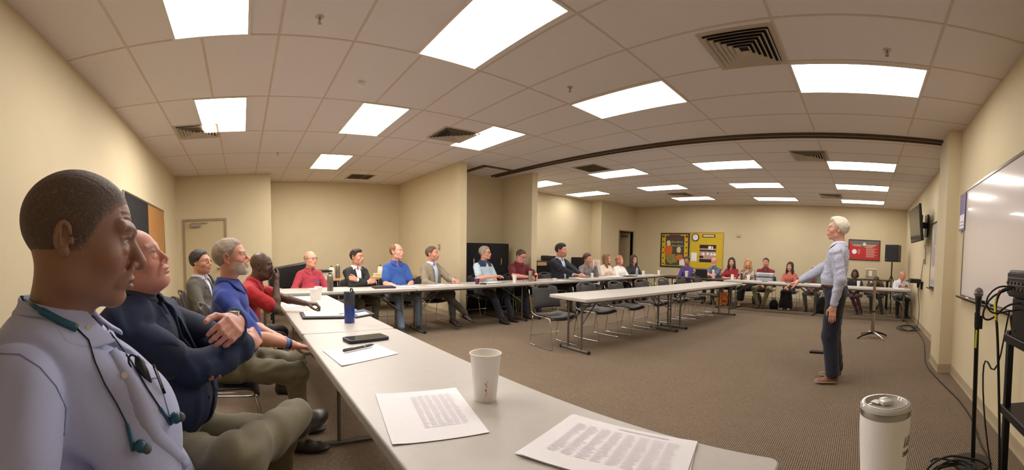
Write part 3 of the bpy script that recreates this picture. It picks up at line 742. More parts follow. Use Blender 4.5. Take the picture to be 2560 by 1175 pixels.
    if style in ('short', 'thick', 'side'):
        hl = [-.075, -.055, -.012, .022, .066, .072]
        reg = lambda x, y, z: np.maximum(line(y, [-.11, -.05, -.012, .028, .055, .1], hl) - z + np.abs(x) * 0, -1)
        ex = None
        if style == 'thick': ex = Sculpt().ell((0, .0, .085), (.066, .085, .045), k=.03)
        if style == 'side': ex = Sculpt().ell((.012, .012, .084), (.056, .062, .028), k=.03)
        shell(hairt, reg, hvox * .9, 'hair', hair, ex)
    elif style == 'receding':
        reg = lambda x, y, z: np.maximum(line(y, [-.11, -.05, -.012, .028, .04], [-.075, -.055, -.012, .03, .12]) - z, (y * .9 + z * .75) - .062 - np.abs(x) * .35)
        shell(hairt * .7, reg, hvox * .9, 'hair', hair)
    elif style == 'fringe':     # bald on top
        reg = lambda x, y, z: np.maximum(np.maximum(line(y, [-.11, -.05, -.012, .028], [-.075, -.055, -.02, .012]) - z, z - .052 + (y + .09) * .12), y - .03)
        shell(hairt * .8, reg, hvox * .9, 'hair', hair)
    elif style == 'buzz':
        reg = lambda x, y, z: np.interp(y, [-.11, -.06, -.03, -.005, .022, .045, .072, .1], [-.088, -.07, -.045, -.035, -.022, .030, .062, .068]) - z + .003 * np.sin(y * 260) * np.cos(z * 190)
        ho = shell(.0034, reg, hvox * .8, 'hair', hair, amp=.0003, nsc=320.)
        me_ = ho.data; V = np.empty(len(me_.vertices) * 3, F32); me_.vertices.foreach_get('co', V); V = V.reshape(-1, 3); q = (V - hc) @ HR / hs
        rg_ = -reg(q[:, 0], q[:, 1], q[:, 2]); rs = np.random.RandomState(3); t_ = np.clip(rg_ / .022, 0, 1) ** .8
        gm_ = (rs.rand(len(V)) < (.03 + .10 * np.clip(1 - rg_ / .04, 0, 1) * (q[:, 1] > -.03) + .03 * (q[:, 2] > .06)))
        C_ = sk * (1 - t_)[:, None] + hr * t_[:, None]; C_ = C_ * (.8 + .4 * rs.rand(len(V)))[:, None]; C_[gm_] = C_[gm_] * .6 + lin((170, 156, 146)) * .4
        C4 = np.ones((len(V), 4), F32); C4[:, :3] = C_; me_.color_attributes['Col'].data.foreach_set('color', C4.ravel())
    elif style == 'tied':
        reg = lambda x, y, z: np.maximum(line(y, [-.2, -.05, -.012, .028, .055, .1], [-.075, -.06, -.02, .012, .062, .068]) - z, -1)
        shell(.012, reg, hvox * .9, 'hair', hair, Sculpt().ell((0, -.115, .02), (.035, .035, .035), k=.02).ell((0, -.02, .06), (.078, .09, .07), k=.03))
    elif style in ('long', 'bob', 'wavy'):
        reg = lambda x, y, z: np.maximum(line(y, [-.2, .035, .062, .09, .12], [-.5, -.5, .066, .068, .066]) - z, y - .075 - 0 * x)
        ln = {'long': -.25, 'wavy': -.21, 'bob': -.11, 'tied': -.06}[style]
        ex = Sculpt().ell((0, -.02, .06), (.078, .09, .07), k=.03)
        if style != 'tied':
            for x in (-1, 1): ex.cone((x * .070, .005, .03), (x * .088, .012, ln * .55), .026, .028, k=.03).cone((x * .088, .012, ln * .55), (x * .08, .03, ln), .028, .014, k=.03)
            ex.cone((0, -.08, .02), (0, -.085, ln), .055, .035, k=.05, flat=((0, 1, 0), .6))
        else: ex.ell((0, -.12, .02), (.03, .03, .03), k=.02)
        def reg2(x, y, z): return np.maximum(reg(x, y, z), np.minimum(.054 - np.abs(x) + 0 * y, .0 * x + y + .02) if False else -1 + 0 * x + 0 * y + 0 * z)
        def reg3(x, y, z):
            op = np.maximum(np.abs(x) - .053, z - .066 + x * x * 3.); f = np.where(y > .012, -op, np.where((z < -.05) & (y > -.03), .040 - np.abs(x), -1))
            return np.maximum(f, np.maximum((.068 - z) * (y > .07) - 1 * (y <= .07), z - .2))
        shell(hairt, reg3, hvox, 'hair', hair, ex, amp=.005, nsc=60. if style != 'wavy' else 45., taper=False)
    if beard in ('full', 'goatee', 'moustache'):
        bc = brow if False else (hair if not isinstance(beard, tuple) else beard)
        def bre(x, y, z):
            a = np.abs(x)
            r = np.maximum(z + .052 - .30 * np.clip(.085 - y, 0, .1), -(y - .014)) if beard == 'full' else np.maximum(np.maximum(z + .050, .06 - y), a - .034)
            if beard == 'moustache': r = np.maximum(r, -.066 - z)
            lipcut = .0105 - np.hypot(a / 2.2, z + .0735)
            return np.maximum(r, np.where(y > .085, lipcut, -1))
        base = 0.0030
        b = head_sculpt(fat, 0, nose, jaw, detail=False)
        D, ax = b.xf(HR, hc, hs).field(hvox * .9, pad=base + .004); X, Y, Z = grid3(ax); x, y, z = X - hc[0], Y - hc[1], Z - hc[2]
        x, y, z = ((x * HR[0, 0] + y * HR[1, 0] + z * HR[2, 0]) / hs, (x * HR[0, 1] + y * HR[1, 1] + z * HR[2, 1]) / hs, (x * HR[0, 2] + y * HR[1, 2] + z * HR[2, 2]) / hs)
        bq = bre(x, y, z); D = np.maximum(D - (base + .004) * np.clip(.05 - bq / .03, .08, 1) + fold((x, y, z), .0010, 160., 3), bq).astype(F32)
        o_ = nets(D, ax); bcol = brow or hair
        mesh_obj('beard' if beard != 'moustache' else 'moustache', [o_], cmat('hair'), root, lambda V: np.tile(lin(bcol), (len(V), 1)))
    if glasses:
        gcol = {'dark': 'black', 'wire': 'steel'}.get(glasses, 'black'); rr = .0017 if glasses == 'dark' else .0011
        if vox > .009: rr *= 1.35
        gm = MB(); hp = lambda x, y, z: tuple(hc + HR @ (np.array([x, y, z]) * hs))
        for sx in (-1, 1):
            gm.tube([hp(sx * .032 + .0225 * math.cos(a), .0965 - .25 * abs(sx * .032 + .0225 * math.cos(a)) ** 1.0 * .3, -.003 + .0155 * math.sin(a) * (1 if abs(math.sin(a)) < .9 else .95)) for a in [2 * PI * k / 16 for k in range(16)]], rr, n=6, closed=True)
            gm.tube([hp(sx * .0545, .092, .004), hp(sx * .076, .080, .006), hp(sx * .086, .0, .004), hp(sx * .086, -.03, -.014)], rr, n=6, smooth=1)
        gm.cyl(hp(-.0095, .0965, .002), hp(.0095, .0965, .002), rr, n=6)
        gm.build('glasses', M[gcol], root, smooth=True)
    # clothes ------------------------------------------------------------
    tc = lin(top)
    def cloth(name, sculpt, v, col, kind='cloth', cut=None, amp=None, sc_=None, fn=None, pad=.012, sd=0, sleeves=None):
        if sleeves is None: D, ax = sculpt.field(v, pad=pad)
        else:
            l1, h1 = sculpt.bounds(); l2, h2 = sleeves.bounds(); lo_ = np.minimum(l1, l2) - pad - 2 * v; hi_ = np.maximum(h1, h2) + pad + 2 * v
            D, ax = sculpt.field(v, pad=pad, lo=lo_, hi=hi_); D2, _ = sleeves.field(v, pad=pad, lo=lo_, hi=hi_)
        X, Y, Z = grid3(ax)
        am = foldamp if amp is None else amp
        if am: D = D + fold((X, Y, Z), am, sc_ or foldsc, seed + sd)
        if cut is not None: D = np.maximum(D, cut(X, Y, Z).astype(F32))
        if sleeves is not None:
            if am: D2 = D2 + fold((X, Y, Z), am * 1.2, (sc_ or foldsc) * 1.1, seed + sd + 50)
            kk = armk; hh = np.clip(.5 + .5 * (D - D2) / kk, 0, 1); D = D * (1 - hh) + D2 * hh - kk * hh * (1 - hh)
        if name == 'shirt' and creases:
            vx = ax[0][1] - ax[0][0]
            for a_, b_, r_ in creases:
                a_, b_ = tp(a_), tp(b_); lo_ = np.minimum(a_, b_) - r_ - .04; hi_ = np.maximum(a_, b_) + r_ + .04
                sl = tuple(slice(max(0, int((lo_[i] - ax[i][0]) / vx)), max(0, int((hi_[i] - ax[i][0]) / vx) + 1)) for i in range(3))
                gx_, gy_, gz_ = np.meshgrid(*[ax[i][sl[i]] for i in range(3)], indexing='ij', sparse=True); ba = b_ - a_
                h2 = np.clip(((gx_ - a_[0]) * ba[0] + (gy_ - a_[1]) * ba[1] + (gz_ - a_[2]) * ba[2]) / (ba @ ba), 0, 1)
                v_ = np.sqrt((gx_ - a_[0] - h2 * ba[0]) ** 2 + (gy_ - a_[1] - h2 * ba[1]) ** 2 + (gz_ - a_[2] - h2 * ba[2]) ** 2) - r_ * (1 - .6 * h2)
                cur = D[sl]; kk = .022; hh = np.clip(.5 - .5 * (cur + v_) / kk, 0, 1); D[sl] = cur * (1 - hh) - v_ * hh + kk * hh * (1 - hh)
        o_ = nets(D.astype(F32), ax)
        cf = fn or (lambda V: np.tile(lin(col), (len(V), 1)))
        return mesh_obj(name, [o_], cmat(kind), root, cf)
    def neckcut(r, up=0.):
        s_ = Sculpt()
        return s_
    def tl(X, Y, Z):   # to torso frame
        x, y, z = X - hip[0], Y - hip[1], Z - hip[2]
        return (x * T[0, 0] + y * T[1, 0] + z * T[2, 0], x * T[0, 1] + y * T[1, 1] + z * T[2, 1], x * T[0, 2] + y * T[1, 2] + z * T[2, 2])
    zneck = .520
    hem = (.07 if stand else -.02) if tuck else -.09
    sh_ = tor.grow(.013); sl_ = Sculpt()
    for sd in (-1, 1):
        s0, el, wr = arms[sd]; dv = el - s0
        if sleeve == 'short': sl_.cone(s0, s0 + dv * .72, .066, .068, k=.03)
        elif sleeve == 'elbow': sl_.cone(s0, el, .064, .058, k=.03)
        else:
            j_ = .013 if jacket else 0.; sl_.cone(s0, el, .067 - j_, .059 - j_, k=.03).cone(el, el + (wr - el) * (.97 if jacket else .95), .058 - j_, .043 - j_ * .4, k=.025)
    def topcut(X, Y, Z):
        x, y, z = tl(X, Y, Z)
        v = np.maximum(z - zneck - .012, hem - z)
        vn = .057 - np.hypot(x, (y + .010)) + np.maximum(0, .47 - z) * .6        # neck hole
        vee = (.040 - np.abs(x) * 1.5 - np.maximum(0, (.505 - z)) * (.62 if collar != 'vneck' else .42)) * .7
        return np.maximum(v, np.maximum(np.where(z > .46, vn, -1), np.where((y > .02) & (z > .40), vee, -1)))
    fn = None
    if paint: 
        def fn(V, p=paint): x, y, z = tl(V[:, 0], V[:, 1], V[:, 2]); return p(x, y, z, V)
    cloth('shirt' if not female else 'blouse', sh_, vox, top, cut=topcut, fn=fn, sleeves=sl_, amp=foldamp * (.25 if jacket else 1))
    if collar and collar != 'vneck':
        cc = lin(collar) if isinstance(collar, tuple) else tc
        cvx = min(vox * .7, .0055); th = max(.0032, cvx * 1.0)
        cs_ = tor.grow(.013 + (.015 if jacket and False else 0)); c_lo = tp((0, 0, .40)) - .17; c_hi = tp((0, 0, .56)) + .17
        D, ax = cs_.field(cvx, lo=c_lo, hi=c_hi); X, Y, Z = grid3(ax); x, y, z = tl(X, Y, Z)
        rad = np.hypot(x, y + .012); tip = np.clip(1 - ((np.abs(x) - .050) / .042) ** 2, 0, 1) * np.clip(y / .05, 0, 1)
        leaf = np.maximum(np.maximum(rad - .082 - .045 * np.clip(y / .05, 0, 1), .468 - .055 * tip - z), np.where(y > 0, .010 + (.53 - z) * .32 - np.abs(x), -1))
        fold_ = .067 + np.clip(.548 - z, 0, 1) * .42        # the collar falls open like a cone towards the shoulders
        leafD = np.maximum(np.abs(D - .004 - th) - th, leaf)
        cone_ = np.maximum(np.maximum(np.abs(rad - fold_) - th, np.abs(z - .522 + y * .12) - .028), np.where(y > 0, .012 + (.56 - z) * .25 - np.abs(x), -1))
        D = (np.minimum(np.maximum(leafD, rad - .098), cone_) if jacket else np.minimum(leafD, cone_)).astype(F32)
        D[1:-1, 1:-1, 1:-1] = (D[1:-1, 1:-1, 1:-1] * 2 + D[2:, 1:-1, 1:-1] + D[:-2, 1:-1, 1:-1] + D[1:-1, 2:, 1:-1] + D[1:-1, :-2, 1:-1] + D[1:-1, 1:-1, 2:] + D[1:-1, 1:-1, :-2]) / 8
        mesh_obj('collar', [nets(D, ax)], cmat('cloth'), root, lambda V: np.tile(cc, (len(V), 1)))
    if tie:
        mt = mat('tie_silk', tie, .5); MB().tube([tp((0, .088, .49)), tp((0, .128, .40)), tp((0, .14 + belly, .22))], [.012, .02, .03], n=8).build('necktie', mt, root, smooth=True)
    if jacket:
        jk = tor.grow(.028); js_ = Sculpt()
        for sd in (-1, 1):
            s0, el, wr = arms[sd]; js_.cone(s0, el, .072, .063, k=.03).cone(el, el + (wr - el) * .88, .062, .050, k=.025)
        jk.cone(tp((-.1 * W_, 0, 0)), tp((-.1 * W_, .02, -.06)), .10, .11, k=.03).cone(tp((.1 * W_, 0, 0)), tp((.1 * W_, .02, -.06)), .10, .11, k=.03)
        def jcut(X, Y, Z):
            x, y, z = tl(X, Y, Z)
            v = np.maximum(z - zneck - .01, -.10 - z); vn = .066 - np.hypot(x, y + .006)
            vee = np.minimum((.022 + .062 * jopen * np.clip((z - .12) / .36, 0, 1) + .03 * np.clip((.05 - z) / .1, 0, 1) - np.abs(x)) * .8, .155 + belly * 1.2 - y)
            return np.maximum(v, np.maximum(np.where(z > .45, vn, -1), np.where(y > .035, vee, -1)))
        fj = None
        if jpat: fj = lambda V: jpat(V)
        cloth('jacket', jk, vox, jacket, 'suit', jcut, fn=fj, sleeves=js_, sd=3, amp=foldamp * 1.1, sc_=20.)
        # lapels: two leaf shapes lying on the chest
        lm = mat('lapel_cloth', [int(c * .88) for c in jacket], .85)
        for sd in (-1, 1):
            P_ = [(.045, .505), (.105, .455), (.095, .40), (.075, .41), (.055, .25), (.035, .16), (.040, .30), (.048, .42)]
            l = MB(); vs = []
            for px, pz in P_: yy = .135 + .012 + belly * max(0, 1 - abs(pz - .16) / .2) * 1.1 - abs(px) ** 2 * 2.5 - max(0, pz - .40) * .75; vs.append(tp((sd * px * W_, yy, pz)))
            l.add(vs, [tuple(range(8)) if sd > 0 else tuple(range(8))[::-1]])
            l.build('lapel', lm, root, solid=.006)
    tr = Sculpt(); tr.ell(hip + np.array([0, -.005, .015]), (.172 * W_, .130, .115), k=.05)
    if belly: tr.ell(hip + T @ np.array([0, belly * .4, .07]), (.150 * W_ + belly * .3, .11 + belly * .5, .07), k=.05)
    if skirt is None:
        for sd in (-1, 1):
            hp, kn, an, ft = legs[sd]; q_ = 1.26 if stand else 1.; tr.cone(hp, kn, .088 * (1 + .15 * (W_ - 1)) * q_, .066 * q_, k=.035).cone(kn, an + (kn - an) * .06, .064 * q_, .052 * q_ * (1.18 if stand else 1), k=.03)
        if show_legs or True: cloth('trousers', tr, vox, bottom, amp=foldamp * 1.2, sc_=22., sd=7, cut=(lambda X, Y, Z: tl(X, Y, Z)[2] - .085 + 0 * X) if stand else None)
    else:
        for sd in (-1, 1): hp, kn, an, ft = legs[sd]; tr.cone(hp, kn, .088, .066, k=.05).cone(kn, kn + (an - kn) * skirt, .064, .074 + .03 * skirt, k=.05)
        hp = (legs[-1][1] + legs[1][1]) / 2; an = (legs[-1][2] + legs[1][2]) / 2; tr.cone(hip, hp + np.array([0, -.02, -.01]), .08, .05, k=.05).cone(hp + np.array([0, -.01, -.02]), hp + (an - hp) * skirt, .055, .075, k=.05)
        cloth('skirt', tr, vox, bottom, amp=foldamp * 1.2, sc_=22., sd=7)
    for sd in (-1, 1):
        hp, kn, an, ft = legs[sd]; v = max(.006, vox * .7)
        up = np.array([0, 0, 1.]) if abs(ft[2]) < .9 else np.array([0, -1., 0]); FR = frame_from(ft, up); o0 = an + FR @ np.array([0, 0, -.045])
        s_ = Sculpt(); s_.ell((0, .02, 0), (.040, .075, .038), k=.02).ell((0, .10, -.018), (.046, .09, .026), k=.03).cone((0, -.02, .0), (0, -.015, .045), .042, .040, k=.02)
        D, ax = s_.xf(FR, o0).field(v, pad=.004); X, Y, Z = grid3(ax)
        lz = (X - o0[0]) * FR[0, 2] + (Y - o0[1]) * FR[1, 2] + (Z - o0[2]) * FR[2, 2]
        D = np.maximum(D, -.034 - lz).astype(F32)
        so = lin(sole) if sole else lin(shoes) * .5; sc0 = lin(shoes)
        def scol(V): l = (V - o0) @ FR[:, 2]; C_ = np.tile(sc0, (len(V), 1)); C_[l < -.016] = so; return C_
        mesh_obj('shoe', [nets(D, ax)], cmat('shoe'), root, scol)
    if belt:
        D, ax = tor.grow(.017).field(.006, pad=.004); X, Y, Z = grid3(ax); z = tl(X, Y, Z)[2]
        D = np.maximum(D, np.abs(z - .082) - .017).astype(F32); bc_ = lin(belt); mesh_obj('belt', [nets(D, ax)], cmat('shoe'), root, lambda V: np.tile(bc_, (len(V), 1)))
    if extras: extras(root, dict(tp=tp, T=T, hc=hc, HR=HR, arms=arms, legs=legs, hip=hip))
    return root
# ---------------------------------------------------------------- the people
R90 = -PI / 2
SKIN = (206, 150, 122); PALE = (222, 168, 142); DARK = (98, 66, 50)
def at_head(hx, hy, face, lean=0., hz=.0, twist=0.):
    d = math.sin(lean) * .62 + .03
    return (hx - d * -math.sin(face), hy - d * math.cos(face))
# standing presenter
def stripes(cols, w, ax='z'):
    def f(x, y, z, V):
        q = np.floor((z if ax == 'z' else V[:, 0]) / w).astype(int) % len(cols); return np.stack([lin(c) for c in cols])[q]
    return f
def check(c1, c2, w=.012):
    a, b = lin(c1), lin(c2)
    def f(x, y, z, V):
        m = ((np.abs((V[:, 2] / w) % 1 - .5) > .36) | (np.abs(((V[:, 0] * .8 + V[:, 1] * .6) / w) % 1 - .5) > .36)).astype(float)[:, None] * .35; return a * (1 - m) + b * m
    return f
def seat_for(x, y, face, lab, grp='chairs under the seated people', back=.0):
    return chair(x - back * -math.sin(face), y - back * math.cos(face), face, lab, grp)

def presenter_extra(root, k):
    s, e, wr = k['arms'][-1]; d = Vector(wr - e).normalized(); q = Vector(wr)
    wt = MB().cyl(q - d * .014, q + d * .014, .031, n=18); wt.build('watch', M['black'], root, smooth='auto')
PRES = person('standing man with white hair and glasses in a pale blue checked shirt and navy trousers', (-.30, 4.32), math.radians(97), hipz=.93, skin=(216, 160, 138), hair=(222, 212, 196), style='side',
    glasses='wire', sc=1.035, lean=-.02, twist=-.25, head=(-.02, -.05, 0), wrists=[(-.235, .03, .84), (.20, .44, 1.00)], hints=[(-.5, -.8, 0), (.5, -.8, -.2)], hands=[(0, .05, -1), (.05, .9, -.35)], hup=[(-1, .2, 0), (0, .3, 1)],
    hcurl=(.28, .22), knees=[(-.09, .045, .50), (.12, .0, .50)], ankles=[(-.10, -.0, .095), (.13, -.05, .095)], foot=[(-.06, 1, 0), (.15, 1, 0)], top=(208, 212, 226), sleeve='long', collar=(206, 210, 226),
    paint=check((196, 198, 214), (128, 146, 190)), bottom=(26, 30, 48), shoes=(132, 82, 48), sole=(226, 216, 204), vox=.0075, hvox=.004, stand=True, belt=(70, 42, 30), belly=.035, foldamp=.004, brow=(200, 190, 175), extras=presenter_extra, wide=1.0, hairt=.014, seed=4)

# the row along the left wall -------------------------------------------------
P1 = person('close man with short greying hair in a light blue shirt, blue earphones round his neck', (-.722, -.393), math.radians(5), hipz=.565, hdx=(0, 0, -.012), skin=(148, 110, 90), hair=(92, 74, 66), style='buzz', sc=1.10, lean=.055,
    head=(.15, .15, .0), wrists=[(-.30, .26, .56), (.28, .22, .56)], hands=[(0, .6, -.8), (0, .6, -.8)], hints=[(-.9, -.3, -.4), (.9, -.3, -.5)], top=(176, 182, 218), sleeve='long', collar=(178, 184, 220), bottom=(40, 42, 55), vox=.0048, hvox=.0023, belly=.075, fat=.004,
    lips=(112, 70, 60), nose=1.18, jaw=1.05, wrinkle=1, foldamp=.0105, foldsc=13., wide=1.06, brow=(84, 64, 54), seed=11, hs=1.0, armk=.008, ear=.82, chest=.085, creases=[((.165, .075, .33), (.085, .150, .30), .014), ((.165, .080, .31), (.090, .165, .235), .014), ((.172, .07, .30), (.14, .165, .16), .013), ((.19, .06, .33), (.235, .055, .22), .010), ((.03, .185, .30), (.075, .20, .19), .008), ((.03, .20, .12), (.12, .19, .06), .010)])
def p2x(root, k):
    s, e, wr = k['arms'][-1]; d = Vector(wr - e).normalized(); q = Vector(wr) - d * .01
    w_ = MB().cyl(q - d * .011, q + d * .011, .034, n=20); w_.build('watch_strap', mat('dark_strap', (60, 62, 60), .6), root, smooth='auto')
    MB().box(q + Vector((.024, .0, .026)), (.036, .034, .012), R=Matrix.Rotation(.75, 3, 'Y')).build('watch_case', M['steel'], root, bevel=.003)
P2 = person('man in a navy blazer with crossed arms and khaki trousers, tilting his head back', (-1.51, -.36), math.radians(-8), hipz=.555, hdx=(0, 0, -.03), skin=(214, 152, 134), hair=(190, 176, 160), style='fringe', sc=1.075, lean=-.08, twist=-.1,
    head=(-.02, -.30, .10), wrists=[(.085, .325, 1.00), (-.07, .350, .90)], hints=[(-.9, -.1, -.7), (.9, .0, -.8)], hands=[(.95, .05, .05), (-1, .1, 0)], hup=[(.0, .75, .65), (0, .8, .5)], hcurl=(.75, .8), jacket=(24, 40, 72), top=(26, 38, 64), sleeve='short',
    collar=(34, 42, 66), bottom=(112, 104, 80), knees=[(-.12, .44, .53), (.36, .36, .68)], ankles=[(-.12, .46, .09), (-.02, .52, .66)], foot=[(0, 1, 0), (-.75, .5, .0)], belly=.09, fat=.008, vox=.0065, hvox=.0032, foldamp=.007, foldsc=18., seed=5,
    jaw=1.1, extras=p2x, wide=1.08, jopen=.25)
def p3x(root, k):
    s, e, wr = k['arms'][1]; d = Vector(wr - e).normalized(); q = Vector(wr)
    MB().cyl(q - d * .045, q - d * .030, .034, n=18).build('wristband', mat('blue_band', (60, 120, 205), .5), root, smooth='auto')
    MB().cyl(q - d * .026, q - d * .012, .032, n=18).build('bracelet', mat('dark_band', (30, 40, 70), .5), root, smooth='auto')
P3 = person('man with grey hair and short white beard in a royal blue shirt', (-2.70, -.10), math.radians(-6), skin=(208, 150, 124), hair=(158, 140, 124), style='short', beard='full', brow=(205, 190, 172), sc=1.06, lean=.02, head=(-.06, -.14, .02),
    wrists=[(-.05, .28, .70), (.17, .40, .685)], hints=[(-.9, -.2, -.5), (.9, -.3, -.6)], top=(44, 66, 150), sleeve='elbow', collar=(40, 60, 142), bottom=(126, 120, 96), belly=.065, vox=.0075, hvox=.0034, foldamp=.0065, foldsc=19., seed=9, extras=p3x, tuck=False, wide=1.03)
P4 = person('bald dark-skinned man in a red polo, chin resting on his hand', (-3.80, -.09), math.radians(-8), skin=(84, 56, 42), hair=(36, 28, 24), style='none', sc=1.03, lean=.42, head=(-.10, .06, 0), fat=.006,
    wrists=[(.0, .70, .79), (.075, .405, 1.00)], hints=[(-.9, -.1, -.3), (.5, .6, -1.2)], hands=[(.2, 1, -.05), (-.45, .1, .55)], hup=[(0, 0, 1), (.3, .9, -.3)], hcurl=(.85, .75), top=(178, 28, 36), sleeve='short', collar=(170, 26, 34), bottom=(30, 28, 34), belly=.05, vox=.008, hvox=.004, seed=13, lips=(90, 50, 44), nose=1.2, wide=1.08)
P5a = person('man with dark-rimmed glasses in a grey sport coat, behind the white-bearded man', (-4.36, -.46), math.radians(-18), skin=(200, 142, 112), hair=(48, 38, 32), style='short', glasses='dark', sc=1.01, lean=-.04, hs=1.06, head=(-.05, -.04, 0), fat=.006, beard='stubble',
    jacket=(92, 88, 80), top=(196, 202, 220), sleeve='long', collar=(196, 202, 220), bottom=(50, 50, 56), vox=.008, hvox=.0042, belly=.04, hairt=.014)
P5b = person('man in a dark suit, mostly hidden behind the man in the grey sport coat', (-5.16, -.52), math.radians(-24), skin=(196, 140, 112), hair=(42, 34, 30), style='short', beard='stubble', glasses='dark', sc=1.0, lean=-.02, jacket=(34, 34, 40), top=(190, 190, 195), sleeve='long', vox=.0095, hvox=.005)
for p_, lab in (((-.66, -.42), 'black sled chair under the close man with blue earphones'), ((-1.42, -.44), 'black sled chair under the man in the navy blazer'), ((-2.70, -.14), 'black sled chair under the white-bearded man in blue'),
                ((-3.80, -.14), 'black sled chair under the man in the red polo'), ((-4.36, -.5), 'black sled chair under the man in the grey sport coat'), ((-5.16, -.55), 'black sled chair under the man in the dark suit by the end wall')):
    seat_for(*p_, 0, lab)

# the side row, facing +X ---------------------------------------------------------
SR = 'side row'
def tagx(col, x=-.075, z=.33, w_=.035):
    def f(root, k):
        tp = k['tp']; y = .128
        MB().box(tp((x, y + .03, z)), (w_ * 1.6, .004, w_ * .8), R=Matrix([list(r) for r in k['T']])).build('name_badge', mat('badge', col, .5), root, bevel=.001)
    return f
def side(label, y, hx=-6.33, lean=0., **kw):
    f = kw.pop('face', R90); kw.setdefault('vox', .0095); kw.setdefault('hvox', .0055)
    x0, y0 = at_head(hx, y, f, lean)
    return person(label, (x0, y0), f, lean=lean, **kw)
side('bald man with glasses in a crimson shirt with a blue badge', 1.10, lean=.10, face=R90 + .12, skin=(222, 160, 136), hair=(168, 140, 112), style='fringe', glasses='dark', top=(168, 52, 66), collar=(160, 46, 60), sleeve='long', bottom=(150, 138, 112), sc=.985, head=(.45, -.02, 0), belly=.07, fat=.006,
     wrists=[(-.10, .30, .66), (.12, .30, .68)], extras=tagx((40, 96, 190), -.08), seed=21, hs=1.08)
side('dark-haired man in a black jacket and white shirt with folded arms', 1.88, lean=-.02, face=R90 + .15, skin=(206, 146, 118), hair=(52, 38, 30), style='side', glasses='wire', jacket=(30, 31, 30), top=(222, 222, 226), collar=(224, 224, 228), sleeve='long', bottom=(84, 78, 68), sc=1.0, head=(.55, -.02, 0), hs=1.08,
     wrists=[(.09, .235, .85), (-.07, .27, .81)], hints=[(-.9, 0, -.5), (.9, 0, -.5)], hcurl=(.9, .9), hup=[(0, 1, .2), (0, 1, .2)], knees=[(-.14, .44, .52), (.14, .46, .50)], ankles=[(-.12, .42, .09), (.12, .40, .09)], seed=22, fat=.003)
side('fair balding man in a blue polo with hands in his lap', 2.60, lean=.02, face=R90 + .05, skin=(222, 164, 140), hair=(132, 88, 62), style='receding', top=(44, 84, 158), collar=(40, 62, 150), bottom=(112, 128, 150), sc=1.07, head=(.55, -.08, 0), hs=1.06, wrists=[(-.06, .32, .66), (.08, .32, .66)], belly=.05,
     knees=[(-.16, .46, .50), (.16, .46, .50)], ankles=[(-.16, .52, .09), (.20, .62, .09)], seed=23, shoes=(60, 62, 70), sole=(200, 196, 190))
side('man in a tan sport coat with one hand on the table and legs crossed', 3.30, lean=.0, face=R90 + .25, skin=(208, 146, 120), hair=(92, 72, 56), style='short', beard='stubble', jacket=(142, 130, 108), top=(190, 204, 234), collar=(190, 204, 234), sleeve='long', bottom=(62, 58, 50), sc=1.04, head=(.45, -.08, 0), hs=1.04,
     wrists=[(-.10, .44, .79), (.12, .34, .66)], hands=[(.2, 1, -.1), None], knees=[(-.02, .48, .56), (.10, .44, .56)], ankles=[(.06, .60, .16), (-.10, .74, .24)], foot=[(0, 1, -.2), (-.3, .9, -.3)], shoes=(42, 26, 20), seed=24)
side('grey-haired man with glasses in a pale blue polo with navy shoulders', 4.45, lean=.05, face=R90 + .1, skin=(212, 154, 130), hair=(150, 142, 130), style='short', glasses='dark', top=(184, 208, 226), collar=(32, 52, 84), bottom=(34, 38, 52), sc=1.06, head=(.45, -.02, 0), hs=1.02, belly=.06,
     paint=lambda x, y, z, V: np.where(((z > .435) & (np.abs(x) < .15) & (np.abs(x) > .035))[:, None], lin((32, 52, 84)), lin((186, 206, 220))), wrists=[(-.02, .30, .62), (.10, .40, .80)], knees=[(-.16, .44, .50), (.16, .44, .50)], ankles=[(-.15, .60, .09), (.12, .66, .09)], seed=25)
side('man with glasses in a maroon polo looking down at the table', 5.34, lean=.14, face=R90 - .05, skin=(220, 152, 136), hair=(86, 62, 48), style='short', glasses='dark', top=(104, 22, 32), collar=(98, 20, 30), bottom=(32, 36, 50), sc=1.03, head=(.25, .38, 0), fat=.008, belly=.07, wide=1.08,
     wrists=[(-.16, .44, .79), (.10, .46, .79)], hints=[(-.9, -.2, -.3), (.9, -.2, -.3)], ankles=[(-.13, .60, .09), (.16, .56, .09)], shoes=(74, 54, 40), seed=26)
side('large dark-haired man with a goatee in a navy suit, hands on the table', 6.38, hx=-6.15, lean=.03, face=R90 - .0, skin=(212, 146, 124), hair=(50, 38, 32), style='thick', beard='goatee', jacket=(28, 32, 44), top=(202, 210, 232), collar=(204, 212, 232), sleeve='long', bottom=(26, 28, 36), sc=1.12, head=(.5, .0, 0), fat=.006, belly=.04, wide=1.1,
     wrists=[(-.08, .50, .75), (.12, .52, .75)], hints=[(-.9, -.2, -.3), (.9, -.2, -.3)], hands=[(.3, 1, 0), (-.4, 1, 0)], hs=1.04, seed=27)
side('woman with tied brown hair in a grey sweater, hand to her cheek', 7.33, hx=-6.15, lean=.16, face=R90 - .15, skin=(206, 150, 126), hair=(84, 58, 44), style='tied', female=True, top=(124, 116, 116), sleeve='long', collar='vneck', bottom=(150, 156, 176), sc=.98, head=(.1, .08, .1),
     wrists=[(-.05, .36, 1.02), (.1, .40, .74)], hints=[(-.3, .6, -1.2), (.9, 0, -.4)], hands=[(-.1, -.1, 1), None], seed=28)
side('woman with long light brown hair in a cream cap-sleeved top', 8.15, hx=-6.2, face=R90 - .1, skin=(216, 160, 138), hair=(134, 96, 66), style='long', female=True, top=(228, 208, 190), collar='vneck', bottom=(34, 32, 36), sc=.97, head=(.45, -.02, 0), wrists=[(-.05, .33, .68), (.1, .33, .68)], seed=29)
